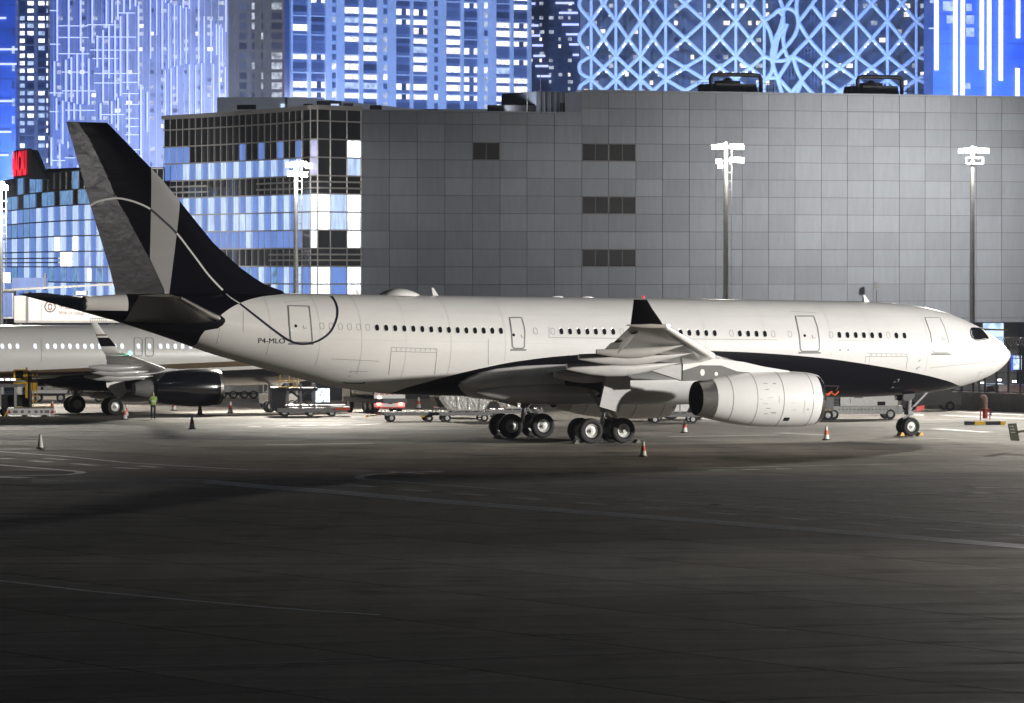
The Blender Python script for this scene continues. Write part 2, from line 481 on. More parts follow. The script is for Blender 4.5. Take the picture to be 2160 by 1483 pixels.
def livery(name, build, white=(0.80, 0.79, 0.77), black=(0.005, 0.005, 0.008), rough=0.27):
    m = bpy.data.materials.new(name); m.use_nodes = True; nt = m.node_tree; b = nt.nodes['Principled BSDF']
    tc = nt.nodes.new('ShaderNodeTexCoord'); sp = nt.nodes.new('ShaderNodeSeparateXYZ'); nt.links.new(tc.outputs['Object'], sp.inputs[0])
    fac = build(nt, mth(nt, 'SUBTRACT', SM, sp.outputs[0]), sp.outputs[2])
    no = nt.nodes.new('ShaderNodeTexNoise'); no.inputs['Scale'].default_value = 0.7; no.inputs['Detail'].default_value = 6
    mp = nt.nodes.new('ShaderNodeMapping'); mp.inputs['Scale'].default_value = (0.5, 1, 2.0); nt.links.new(tc.outputs['Object'], mp.inputs[0]); nt.links.new(mp.outputs[0], no.inputs['Vector'])
    mr = nt.nodes.new('ShaderNodeMapRange'); mr.inputs['From Min'].default_value = 0.3; mr.inputs['From Max'].default_value = 0.7; mr.inputs['To Min'].default_value = 0.95; mr.inputs['To Max'].default_value = 1.03
    nt.links.new(no.outputs['Fac'], mr.inputs['Value'])
    sv = nt.nodes.new('ShaderNodeVectorMath'); sv.operation = 'SCALE'; sv.inputs[0].default_value = white; nt.links.new(mr.outputs[0], sv.inputs['Scale'])
    mx = nt.nodes.new('ShaderNodeMix'); mx.data_type = 'RGBA'
    nt.links.new(fac, mx.inputs[0]); nt.links.new(sv.outputs[0], mx.inputs[6]); mx.inputs[7].default_value = (*black, 1)
    nt.links.new(mx.outputs[2], b.inputs['Base Color'])
    b.inputs['Roughness'].default_value = rough
    sp_ = nt.nodes.new('ShaderNodeMapRange'); sp_.inputs['To Min'].default_value = 0.6; sp_.inputs['To Max'].default_value = 0.22; nt.links.new(fac, sp_.inputs['Value']); nt.links.new(sp_.outputs[0], b.inputs['Specular IOR Level'])
    bu = nt.nodes.new('ShaderNodeBump'); bu.inputs['Strength'].default_value = 0.06; bu.inputs['Distance'].default_value = 0.1
    nt.links.new(no.outputs['Fac'], bu.inputs['Height']); nt.links.new(bu.outputs[0], b.inputs['Normal'])
    return m
def s_z(px, py):
    p, _ = skin(px, py, 0); return SM - p.x, p.z
belly_px = [(2029, 815), (2000, 804), (1950, 791), (1900, 781), (1850, 772), (1800, 764), (1750, 757), (1700, 752), (1640, 747), (1550, 742), (1450, 740), (1225, 748), (1100, 761), (1020, 776), (960, 790), (900, 806), (850, 820), (810, 831)]
belly = [s_z(*p) for p in belly_px]
belly = [(0.0, 2.0), (2.4, 3.2)] + [b_ for b_ in belly if b_[0] > 2.9] + [(41.5, 2.2), (58, 2.0)]
tail_px = [(595, 620), (545, 627), (505, 640), (472, 660), (445, 685), (425, 707), (407, 730)]
tail = sorted((z_, s_) for s_, z_ in [s_z(*p) for p in tail_px])
tail = [(2.0, tail[0][1] + 3.0)] + tail + [(8.4, 44.0)]
def fus_livery(nt, s, z):
    a = mth(nt, 'LESS_THAN', z, curve_node(nt, s, belly, 0, 58, 2, 9))
    t = mth(nt, 'GREATER_THAN', s, curve_node(nt, z, tail, 2, 8.4, 40, 60))
    cone = mth(nt, 'MULTIPLY', mth(nt, 'GREATER_THAN', mth(nt, 'ADD', s, mth(nt, 'MULTIPLY', z, 0.10)), 55.95), mth(nt, 'GREATER_THAN', z, 6.98))
    u = mth(nt, 'MAXIMUM', a, t)
    return mth(nt, 'MULTIPLY', u, mth(nt, 'SUBTRACT', 1.0, cone))
M['fuselage'] = livery('airliner_livery', fus_livery)

NS = 72
stations = [0.0, 0.03, 0.08, 0.15, 0.25, 0.37, 0.5, 0.7, 0.9, 1.15, 1.4, 1.7, 2.0, 2.3, 2.6, 3.0, 3.5, 4.0, 4.6, 5.2, 5.8, 6.5, 7.3, 8.2, 9.2, 11, 14, 18, 22, 26, 30, 34, 36, 38] + [38 + 0.65 * k for k in range(1, 30)] + [57.2, 57.5]
rings = []
for s in stations:
    c, h, w = sec(s)
    rings.append([B(s, w * math.sin(2 * math.pi * k / NS), c + h * math.cos(2 * math.pi * k / NS)) for k in range(NS)])
fus = MB().loft(rings).build('fuselage', M['fuselage'], AC, smooth=True)
c, h, w = sec(57.5)
MB().lathe([(0.0, w * 1.02), (-0.10, w * 1.03), (-0.10, w * 0.72), (0.35, w * 0.70)], B(57.45, 0, c), 'X', 24).build('exhaust_ring', M['steel'], AC, smooth=True)
MB().lathe([(0.25, w * 0.70), (0.25, 0.001)], B(57.45, 0, c), 'X', 24).build('exhaust_cavity', M['void'], AC)

def dens(pts, step=6.0):
    out = []
    for i in range(len(pts) - 1):
        a, b2 = pts[i], pts[i + 1]; n = max(1, int(math.hypot(b2[0] - a[0], b2[1] - a[1]) / step))
        out += [(a[0] + (b2[0] - a[0]) * t / n, a[1] + (b2[1] - a[1]) * t / n) for t in range(n)]
    return out + [pts[-1]]
def cat(pts, sub=6, closed=False):
    """smooth curve through points"""
    out = []; n = len(pts)
    for i in range(n if closed else n - 1):
        g_ = lambda k: pts[k % n] if closed else pts[min(max(k, 0), n - 1)]
        p0, p1, p2, p3 = g_(i - 1), g_(i), g_(i + 1), g_(i + 2)
        for t in range(sub):
            t /= sub
            out.append(tuple(0.5 * (2 * b1 + (c1 - a1) * t + (2 * a1 - 5 * b1 + 4 * c1 - d1) * t * t + (3 * b1 - a1 - 3 * c1 + d1) * t ** 3) for a1, b1, c1, d1 in zip(p0, p1, p2, p3)))
    return out if closed else out + [pts[-1]]
def strip(pts, w, mt, name, parent, surf=skin, off=0.006, closed=False):
    pp = [surf(x, y, off) for x, y in pts]
    n = len(pp); vs = []
    for i in range(n):
        a = pp[(i - 1) % n if closed else max(i - 1, 0)][0]; b2 = pp[(i + 1) % n if closed else min(i + 1, n - 1)][0]
        t = (b2 - a).normalized(); sd = t.cross(pp[i][1]).normalized() * (w / 2)
        vs += [pp[i][0] + sd, pp[i][0] - sd]
    fs = [(2 * i, 2 * i + 1, 2 * ((i + 1) % n) + 1, 2 * ((i + 1) % n)) for i in range(n if closed else n - 1)]
    return MB().add(vs, fs).build(name, mt, parent)

# cabin windows
wm = MB()
def oval(rw, rh, y, n=20):
    return [Vector((math.copysign(abs(math.cos(a)) ** 0.75, math.cos(a)) * rw, y, math.copysign(abs(math.sin(a)) ** 0.75, math.sin(a)) * rh)) for a in [2 * math.pi * k / n for k in range(n)]]
o1, o2, o3 = oval(0.150, 0.215, -0.003), oval(0.140, 0.205, -0.010), oval(0.118, 0.180, -0.002)
wm.loft([o1, o2, o3], 0, caps=False)
wm.add(oval(0.118, 0.180, -0.004), [tuple(range(20))], 1)
win_me = wm.mesh('window', [M['white'], M['glass_dark']])
blank = MB(); blank.loft([oval(0.128, 0.19, -0.003), oval(0.118, 0.18, -0.006), oval(0.108, 0.170, -0.003)], 0, caps=False)
blank_me = blank.mesh('blanked_window', M['line_grey'])
def wy(x): return float(np.interp(x, [679, 795, 983, 1184, 1293, 1454, 1600, 1770, 1857, 1908], [687.5, 691, 697, 699, 699.8, 701.8, 704, 706.3, 707.3, 707.8]))
aft = [795.2 + k * (1056.4 - 795.2) / 14 + 4 * math.sin(math.pi * k / 14) * 0.6 for k in range(15)]
wins = aft + [1184, 1202.3, 1220.7, 1238.9, 1256.8, 1274.8, 1293.3, 1329, 1347, 1365, 1383, 1401, 1418.5, 1436, 1454, 1471.9, 1489.7, 1507.5, 1560.5, 1578, 1595.8, 1613.4, 1770.4, 1787.6, 1805, 1822.3, 1839.6, 1856.8, 1890.8, 1907.8]
blanks = [679.3, 698.7, 718.2, 737.6, 756.8, 776, 1129.4, 1166, 1311.5, 1543, 1630.8, 1666, 1753, 1873.8]
def put(me, name, px, py, parent=fus, off=0.0):
    p, n = skin(px, py, off)
    o = inst(name, me, parent, p, (0, 0, 0))
    y = -n; x = Vector((1, 0, 0)); x = (x - y * x.dot(y)).normalized(); z = x.cross(y)
    o.rotation_euler = Matrix((x, y, z)).transposed().to_euler()
    return o
for x in wins: put(win_me, 'window', x, wy(x))
for x in blanks: put(blank_me, 'blanked_window', x, wy(x))

# doors
DOORS = {4: [(608, 645), (652, 646), (656, 685), (658.6, 717), (657, 722), (616, 722), (613, 716), (610, 680)],
         3: [(1075, 670), (1100, 670), (1105, 687), (1107, 700), (1106, 731), (1103, 735), (1085, 735), (1081, 731), (1079, 700)],
         2: [(1678, 667), (1716, 667), (1724, 690), (1728, 716.5), (1728, 736), (1725, 741), (1692, 741), (1688.6, 737), (1686, 707)],
         1: [(1951, 670), (1982, 670), (1992, 690), (2001, 721), (2002, 738), (1998, 744), (1971, 744), (1968, 740), (1963, 704)]}
for k, poly in DOORS.items():
    dl = dens(poly + [poly[0]], 4)[:-1]
    # panel patch, proud of the skin
    ys = [p[1] for p in poly]; y0, y1 = min(ys), max(ys)
    def xr(y):
        xs = []
        for a, b2 in zip(poly, poly[1:] + poly[:1]):
            if (a[1] - y) * (b2[1] - y) <= 0 and a[1] != b2[1]: xs.append(a[0] + (b2[0] - a[0]) * (y - a[1]) / (b2[1] - a[1]))
        return min(xs), max(xs)
    grid = []; NR, NC = 14, 5
    for r_ in range(NR + 1):
        y = y0 + 0.05 + (y1 - y0 - 0.1) * r_ / NR; a, b2 = xr(y)
        grid.append([skin(a + (b2 - a) * c_ / NC, y, 0.009)[0] for c_ in range(NC + 1)])
    mb = MB(); mb.add([p for r_ in grid for p in r_], [(r_ * (NC + 1) + c_, r_ * (NC + 1) + c_ + 1, (r_ + 1) * (NC + 1) + c_ + 1, (r_ + 1) * (NC + 1) + c_) for r_ in range(NR) for c_ in range(NC)])
    dr = mb.build('cabin_door', M['white'], AC, smooth=True)
    strip(dl, 0.075 if k != 1 else 0.05, M['line_grey'] if k == 1 else M['mid_grey'], 'door_seal', dr, off=0.014, closed=True)
    cx = sum(p[0] for p in poly) / len(poly); cy = (y0 + y1) / 2
    disc = MB().add([Vector((0.085 * math.cos(2 * math.pi * t / 14), -0.012, 0.085 * math.sin(2 * math.pi * t / 14))) for t in range(14)], [tuple(range(14))]).mesh('door_window', M['glass_dark'])
    if k != 1: put(disc, 'door_window', cx - 10, cy + 4, dr)
    strip([(cx + 6, cy + 3), (cx + 6, cy + 9)], 0.04, M['line_grey'], 'door_handle', dr, off=0.014)
    strip([(cx + 6, cy + 9), (cx + 13, cy + 9)], 0.03, M['line_grey'], 'door_handle', dr, off=0.014)
    sill = [(poly[5][0] - 44 if False else min(p[0] for p in poly if p[1] > y1 - 12) - 4, y1 + 3.2), (max(p[0] for p in poly) + 3, y1 + 3.2)]
    strip(dens(sill, 8), 0.10, M['line_grey'], 'door_sill', dr, off=0.012)
# skin joints
M['seam'] = mat('skin_joint', (0.64, 0.63, 0.615), 0.4)
for s in (6.9, 10.7, 13.2, 17.4, 21.2, 24.9, 33.6, 36.9, 39.6, 42.2, 44.6, 47.4, 50.2):
    c, h, w = sec(s); z_lo_ = 3.3
    pts_ = [B(s, (w + .004) * math.sin(a), c + (h + .004) * math.cos(a)) for a in [R(4 + 3 * k) for k in range(44)]]
    zb_ = float(np.interp(s, [q_[0] for q_ in sorted(belly)], [q_[1] for q_ in sorted(belly)])) + .08
    tl_ = sorted(tail)
    pts_ = [q_ for q_ in pts_ if q_.z > zb_ and s < float(np.interp(q_.z, [t_[0] for t_ in tl_], [t_[1] for t_ in tl_])) - .1]
    if len(pts_) < 3: continue
    vs_ = []
    for q_ in pts_: vs_ += [q_ + Vector((.012, 0, 0)), q_ - Vector((.012, 0, 0))]
    MB().add(vs_, [(2 * k, 2 * k + 1, 2 * k + 3, 2 * k + 2) for k in range(len(pts_) - 1)]).build('skin_joint', M['seam'], fus, smooth=True)
for ln in [[(1020, 663), (1660, 668)], [(720, 652), (1060, 660)], [(1740, 664), (1940, 668)], [(700, 716), (1070, 722)], [(1110, 724), (1230, 726)]]:
    strip(dens(ln, 20), 0.022, M['seam'], 'skin_joint', fus, off=0.004)
# panel and cargo-door lines
for ln in [[(826, 733), (922, 736)], [(826, 741), (921, 744)], [(826, 733), (820, 790)], [(922, 736), (917, 790)], [(1829, 745), (1917, 747)], [(1826, 752), (1915, 752.5)], [(1826, 752), (1825, 765)], [(1915, 752), (1911, 779)],
           [(700, 757), (800, 762)], [(740, 783), (775, 784)], [(740, 783), (736, 795)], [(1158, 690), (1158, 712)], [(1158, 712), (1320, 714)], [(1440, 715), (1640, 717)], [(1765, 719), (1940, 720)], [(598, 638), (652, 633)], [(1668, 657), (1722, 660)],
           [(1960, 776), (2100, 762)], [(2060, 797), (2067, 784)], [(2067, 784), (2074, 785.5)], [(1030, 715), (1030, 770)], [(513, 655), (513, 700)]]:
    strip(dens(ln, 8), 0.022, M['line_grey'], 'panel_line', fus)
for k in range(9): strip([(836 + 10.2 * k, 734), (836 + 10.2 * k, 741)], 0.02, M['line_grey'], 'panel_line', fus)
for k in range(8): strip([(1838 + 10.5 * k, 745.5), (1838 + 10.5 * k, 752)], 0.02, M['line_grey'], 'panel_line', fus)
for x, y in [(1772, 738), (1789, 738)]: strip([(x, y - 1.5), (x, y + 1.5)], 0.09, M['dark_metal'], 'vent', fus)
strip(dens([(724, 806), (730, 808), (765, 808.5), (770, 806.5)], 4), 0.10, M['dark_metal'], 'tail_bumper', fus)
for ln in [[(1880, 818), (1886, 818)], [(1886, 805), (1883, 818)], [(1886, 805), (1890, 805)], [(1893, 800), (1898, 800)], [(1896, 800), (1894, 806)], [(1937, 763), (1942, 759)], [(1932, 779), (1940, 773)]]:
    strip(ln, 0.05, M['line_grey'], 'stencil', fus)
# nose gear bay hatch and cables under the belly ahead of the engine
strip(dens([(1716, 814), (1769, 814), (1764, 824)], 4), 0.03, M['line_grey'], 'panel_line', fus)

# cockpit windows
cp = [(2047, 694), (2052, 691), (2066, 692), (2073, 696.5), (2085, 712), (2081, 715.5), (2068, 718), (2058, 718), (2050, 713), (2046.5, 703)]
def patch(pts, mt, name, parent, off, n=6, surf=skin):
    cx = sum(p[0] for p in pts) / len(pts); cy = sum(p[1] for p in pts) / len(pts)
    rings_ = [[surf(cx + (x - cx) * t / n, cy + (y - cy) * t / n, off)[0] for x, y in pts] for t in range(1, n + 1)]
    mb = MB(); m_ = len(pts)
    mb.add([surf(cx, cy, off)[0]] + [p for r_ in rings_ for p in r_], [(0, 1 + k, 1 + (k + 1) % m_) for k in range(m_)] + [(1 + (j - 1) * m_ + k, 1 + j * m_ + k, 1 + j * m_ + (k + 1) % m_, 1 + (j - 1) * m_ + (k + 1) % m_) for j in range(1, n) for k in range(m_)])
    return mb.build(name, mt, parent, smooth=True)
cw = patch(cat(cp, 4, True), M['black'], 'cockpit_mask', AC, 0.010)
patch([(2050, 697), (2061, 694.5), (2063, 714.5), (2056, 713), (2051, 708)], M['glass_dark'], 'cockpit_pane', cw, 0.016, 4)
patch([(2063, 694.5), (2068, 696), (2079, 711), (2077, 713.5), (2065, 715)], M['glass_dark'], 'cockpit_pane', cw, 0.016, 4)
strip(dens([(2050, 713), (2058, 717), (2068, 716.6), (2080, 714)], 3), 0.03, M['line_white'], 'window_trim', cw, off=0.018)
strip(dens([(2049, 697), (2049, 706), (2053, 712)], 3), 0.04, M['line_white'], 'window_trim', cw, off=0.018)

# tail stripe loop on the fuselage
strip(cat([(506, 640.5), (540, 667), (575, 694), (605, 715), (628, 724.5), (650, 725), (675, 717), (697, 700), (709, 676), (712, 655), (708, 638), (700, 625)], 8), 0.105, M['line_dark'], 'tail_stripe', fus, off=0.02)
strip(cat([(470, 612), (480, 623), (492, 632), (506, 640.5)], 5), 0.10, M['line_white'], 'tail_stripe', fus, off=0.02)

# lettering of the registration
def text_mesh(txt, extr=0.0, bold=0.0):
    cu = bpy.data.curves.new('lettering', 'FONT'); cu.body = txt; cu.extrude = extr; cu.offset = bold
    ob = bpy.data.objects.new('lettering', cu); col.objects.link(ob)
    dg = bpy.context.evaluated_depsgraph_get(); me = bpy.data.meshes.new_from_object(ob.evaluated_get(dg))
    bpy.data.objects.remove(ob); return me
def text_px(txt, x0, y0, x1, y1, slope, mt, name, parent, surf, off):
    me = text_mesh(txt, 0, 0.0); xs = [v.co.x for v in me.vertices]; ys = [v.co.y for v in me.vertices]
    a0, a1, b0, b1 = min(xs), max(xs), min(ys), max(ys)
    for v in me.vertices:
        u = (v.co.x - a0) / (a1 - a0); t = (v.co.y - b0) / (b1 - b0)
        v.co = surf(x0 + u * (x1 - x0), y1 + t * (y0 - y1) + u * slope, off)[0]
    me.materials.clear(); me.materials.append(mt); o = bpy.data.objects.new(name, me); return link(o, parent)
text_px('P4-MLO', 545, 713, 601.5, 723.5, 1.0, M['line_dark'], 'registration', fus, skin, 0.01)

# fin and rudder
LEp = [(607, 618), (560, 601), (520, 576), (485, 546), (450, 513), (345, 382), (240, 273), (226, 259), (212, 254)]
HGp = [(345, 613), (314, 545), (246, 418), (195, 304), (163, 255)]
TEp = [(243, 614), (231, 565), (190, 431), (165, 345), (150, 292), (139, 255)]
def curve_sz(p): 
    a = sorted((sz(*q)[1], sz(*q)[0]) for q in p); return np.array(a)
LEc, HGc, TEc = curve_sz(LEp), curve_sz(HGp), curve_sz(TEp)
def fx(c, z): return float(np.interp(z, c[:, 0], c[:, 1]))
zfin = [7.4, 7.7, 7.95, 8.2, 8.5, 8.9, 9.4, 10, 10.8, 11.8, 13, 14.2, 15.4, 16.3, 16.8, 17.05, 17.2]
def fin_t(s, z):
    le, te = fx(LEc, max(z, 7.93)), fx(TEc, max(z, 7.8))
    ch = min(te - le, 9.5 + 0.0 * z); u = min(max((s - le) / (te - le), 0), 1)
    return 0.055 * ch * (2.6 * (math.sqrt(u) * 1.0 - u) * (1 - 0.15 * u) + 0.04 * (1 - u)) + 0.012
def fin_ring(z, fa, fb, n=9):
    le, te = fx(fa, max(z, 7.93) if fa is LEc else max(z, 7.8)), fx(fb, max(z, 7.8))
    ss = [le + (te - le) * (0.5 - 0.5 * math.cos(math.pi * k / n)) for k in range(n + 1)]
    return [B(s, fin_t(s, z), z) for s in ss] + [B(s, -fin_t(s, z), z) for s in ss[::-1]]
def fin_livery(nt, s, z):
    (sa, za), (sb, zb) = sz(317, 380), sz(314, 546); (sc_, zc), (sd, zd) = sz(378, 424), sz(355, 614)
    left = mth(nt, 'LESS_THAN', s, mth(nt, 'ADD', sa, mth(nt, 'MULTIPLY', mth(nt, 'SUBTRACT', z, za), (sb - sa) / (zb - za))))
    right = mth(nt, 'GREATER_THAN', s, mth(nt, 'ADD', sc_, mth(nt, 'MULTIPLY', mth(nt, 'SUBTRACT', z, zc), (sd - sc_) / (zd - zc))))
    return mth(nt, 'SUBTRACT', 1.0, mth(nt, 'MULTIPLY', left, right))
M['fin'] = livery('fin_livery', fin_livery, white=(0.34, 0.34, 0.345), rough=0.14)
fin = MB().loft([fin_ring(z, LEc, HGc) for z in zfin]).build('fin', M['fin'], AC, smooth=True)
M['rudder'] = mat('rudder_dark_sheen', (0.20, 0.20, 0.21), 0.2, metal=0.9, var=0.03, scale=1.2, bump=0.2, bscale=1.6)
HG2 = HGc.copy(); HG2[:, 1] += 0.03
MB().loft([fin_ring(z, HG2, TEc) for z in zfin if z > 7.6]).build('rudder', M['rudder'], AC, smooth=True)
def finskin(px, py, off):
    l = 0.2
    for _ in range(5):
        p = onl(px, py, l); l = fin_t(SM - p.x, p.z)
    return onl(px, py, l + off), Vector((0, -1, 0))
fs_ = cat([(191, 433), (210, 424), (240, 418.5), (262, 420), (290, 428), (317, 441), (345, 465), (373, 492), (410, 540), (440, 580), (470, 612)], 6)
for lo, hi, mt in [(0, 317, 'line_white'), (316, 374, 'line_dark'), (373, 480, 'line_white')]:
    seg = [p for p in fs_ if lo <= p[0] <= hi]
    if len(seg) > 1: strip(seg, 0.10, M[mt], 'tail_stripe', fin, finskin, 0.02)

# aerofoil surfaces
def foil(le, te, t, n=9, flat=0.55):
    """ring of points from trailing edge over the top to the leading edge and back"""
    ch = te - le; r = []
    f = lambda u: 5 * t * (0.2969 * math.sqrt(u) - 0.126 * u - 0.3516 * u * u + 0.2843 * u ** 3 - 0.1015 * u ** 4)
    us = [0.5 - 0.5 * math.cos(math.pi * k / n) for k in range(n + 1)]
    up = Vector((0, 0, 1)); c = ch.length
    for u in us[::-1]: r.append(le + ch * u + up * f(u) * c * (1.0 - flat * 0.15))
    for u in us[1:]: r.append(le + ch * u - up * f(u) * c * (0.9 if u < 0.6 else 0.9 - flat * (u - 0.6)))
    return r
WG = [(0.5, 17.3, 4.02, 31.0, 3.60, 0.14), (2.8, 19.0, 4.30, 30.9, 3.85, 0.135), (6.0, 21.4, 4.60, 30.9, 4.22, 0.12), (9.4, 23.88, 4.88, 31.1, 4.62, 0.115), (15, 27.45, 5.36, 33.2, 5.20, 0.105), (20, 30.65, 5.80, 35.1, 5.70, 0.10), (25, 33.85, 6.23, 37.0, 6.16, 0.10), (29.0, 36.4, 6.58, 38.5, 6.54, 0.10), (29.6, 36.85, 6.64, 38.72, 6.62, 0.08)]
def wg(l):
    a = np.array(WG); return [float(np.interp(l, a[:, 0], a[:, k])) for k in range(1, 6)]
M['wing'] = mat('wing_underside_paint', (0.46, 0.455, 0.45), 0.30, coat=0.3, var=0.10, scale=0.9, stretch=(1, 1, 3))
def wing(sg):
    rr = []
    for l in [0.5, 2.8, 4.4, 6, 7.7, 9.4, 12, 15, 17.5, 20, 22.5, 25, 27, 29, 29.6]:
        sl, zl, st, zt_, t = wg(l); rr.append(foil(B(sl, sg * l, zl), B(st, sg * l, zt_), t))
    o = MB().loft(rr).build('wing', M['wing'], AC, smooth=True)
    # bright leading edge
    le = MB(); pth = []
    for l in [9.9, 12, 15, 17.5, 20, 22.5, 25, 27, 28.8]:
        sl, zl, st, zt_, t = wg(l); pth.append(B(sl + 0.10, sg * l, zl + 0.012))
    le.tube(pth, [0.20 - 0.011 * k for k in range(9)], 10); le.build('leading_edge', M['white'], o, smooth=True)
    # winglet
    q = [(29.6, 36.85, 6.64, 38.72, 6.62), (29.7, 37.06, 6.9, 38.74, 6.9), (29.95, 37.66, 7.5, 38.78, 7.5), (30.1, 38.05, 7.96, 38.8, 7.98)]
    rr = []
    for l, sl, zl, st, zt_ in q:
        ch = st - sl; r_ = []
        for k in range(10):
            a = 2 * math.pi * k / 10; r_.append(B((sl + st) / 2 - ch / 2 * math.cos(a), sg * (l + 0.05 * ch * math.sin(a) * (1 - abs(math.cos(a)) * 0.4)), (zl + zt_) / 2))
        rr.append(r_)
    MB().loft(rr).build('winglet', M['black'], AC, smooth=True)
    MB().tube([B(36.75, sg * 29.6, 6.62), B(37.6, sg * 29.68, 6.63), B(38.4, sg * 29.68, 6.62), B(38.95, sg * 29.62, 6.66)], [0.10, 0.13, 0.09, 0.03], 8).build('wing_tip_fence', M['white'], o, smooth=True)
    # flap track fairings
    for l, s0, z0, s1, z1, rad in [(20.4, 31.2, 5.45, 36.3, 5.12, 0.27), (15.0, 27.9, 5.02, 34.8, 4.78, 0.34), (10.6, 26.6, 4.42, 33.45, 4.20, 0.40), (5.9, 27.0, 3.9, 32.0, 3.7, 0.34)]:
        rr = []
        for u, q_ in [(0, .02), (.08, .22), (.2, .5), (.35, .82), (.5, 1), (.65, 1.0), (.8, .86), (.92, .62), (1.0, .45)]:
            s = s0 + (s1 - s0) * u; z = z0 + (z1 - z0) * u + 0.15 * (1 - q_) - 0.12 * math.sin(math.pi * u)
            rr.append([B(s, sg * l + rad * 0.62 * q_ * math.sin(2 * math.pi * k / 14), z + rad * q_ * math.cos(2 * math.pi * k / 14)) for k in range(14)])
        MB().loft(rr).build('flap_fairing', M['wing'], o, smooth=True)
    # flaps: panels under the trailing edge, slightly drooped
    for l0, l1, dr_ in [(3.1, 8.9, 0.10), (9.7, 21.2, 0.14)]:
        rr = []
        for l in np.linspace(l0, l1, 5):
            sl, zl, st, zt_, t = wg(l); ch = 0.24 * (st - sl)
            rr.append(foil(B(st - ch + 0.25, sg * l, zt_ + 0.02), B(st + 0.30, sg * l, zt_ - dr_), 0.11, 6))
        MB().loft(rr).build('flap', M['grey_paint'], o, smooth=True)
    # drooped aileron
    rr = []
    for l in (24.2, 25.6, 27.0):
        sl, zl, st, zt_, t = wg(l)
        rr.append(foil(B(st - 0.75, sg * l, zt_ - 0.02), B(st - 0.28 + 0.02 * l, sg * l, zt_ - 1.0 + 0.15 * (l - 24.2)), 0.10, 6))
    MB().loft(rr).build('aileron', M['grey_paint'], o, smooth=True)
    return o
wing_s = wing(1); wing(-1)
MB().lathe([(-0.09, .01), (-0.06, .06), (0.02, .08), (0.09, .03)], B(36.55, 29.55, 6.66), 'X', 10).build('navigation_light', emit('nav_light', (0.6, 0.65, 1.0), 6), AC)

# belly fairing
bf = []
for s, zt_, zb_, w in [(36.0, 3.35, 3.05, 2.30), (35.6, 3.75, 2.75, 2.62), (35.0, 4.05, 2.52, 2.80), (34, 4.35, 2.34, 2.96), (32.5, 4.55, 2.18, 3.10), (31, 4.65, 2.08, 3.16), (28, 4.75, 2.02, 3.2), (25, 4.80, 2.02, 3.2), (22, 4.8, 2.06, 3.2), (20, 4.95, 2.14, 3.10), (18.6, 4.8, 2.28, 2.96), (17.6, 4.35, 2.4, 2.85), (16.6, 3.6, 2.52, 2.45), (15.6, 3.0, 2.60, 1.4)]:
    c, h = (zt_ + zb_) / 2, (zt_ - zb_) / 2
    r_ = []
    for k in range(40):
        a = 2 * math.pi * k / 40; ca, sa = math.cos(a), math.sin(a)
        r_.append(B(s, w * math.copysign(abs(sa) ** 0.62, sa), c + h * math.copysign(abs(ca) ** 0.8, ca)))
    bf.append(r_)
M['fairing'] = mat('fairing_paint', (0.60, 0.595, 0.585), 0.30, coat=0.3, var=0.06, scale=0.8)
fair = MB().loft(bf).build('belly_fairing', M['fairing'], AC, smooth=True)
lobe = []
for s, w, h in [(35.2, .05, .05), (34.6, .35, .30), (33.6, .62, .48), (32.2, .82, .62), (30.6, .9, .68), (29.2, .86, .66), (28.0, .7, .55)]:
    lobe.append([B(s, 2.55 + w * math.sin(2 * math.pi * k / 20), 2.72 + h * math.cos(2 * math.pi * k / 20)) for k in range(20)])
MB().loft(lobe).build('gear_bulge', M['fairing'], AC, smooth=True)

# tailplane
for sg in (1, -1):
    q = [(0.6, 49.6, 6.50, 55.4, 6.42, .11), (1.4, 50.2, 6.62, 55.6, 6.52, .11), (5.5, 53.0, 7.22, 56.75, 7.17, .10), (9.0, 55.4, 7.74, 57.75, 7.72, .09), (9.6, 56.0, 7.84, 57.95, 7.82, .08)]
    tpn = MB().loft([foil(B(a, sg * l, za), B(b2, sg * l, zb), t) for l, a, za, b2, zb, t in q]).build('tailplane', M['rudder'] if False else M['dark_grey_paint'], AC, smooth=True)
    rr = []
    for s, q_ in [(49.0, .05), (49.5, .5), (50.3, .85), (51.6, 1), (53, .9), (54.2, .6), (55, .1)]:
        w0 = half(s, 6.5) - 0.28
        rr.append([B(s, sg * (w0 + 0.42 * q_ * math.cos(2 * math.pi * k / 16)), 6.45 + 0.62 * q_ * math.sin(2 * math.pi * k / 16)) for k in range(16)])
    MB().loft(rr).build('tailplane_root_fairing', M['black'], AC, smooth=True)
    pth = [B(a - 0.02, sg * l, za) for l, a, za, b2, zb, t in q[1:4]]
    MB().tube(pth, [0.16, 0.11, 0.07], 8).build('leading_edge', M['steel'], tpn, smooth=True)

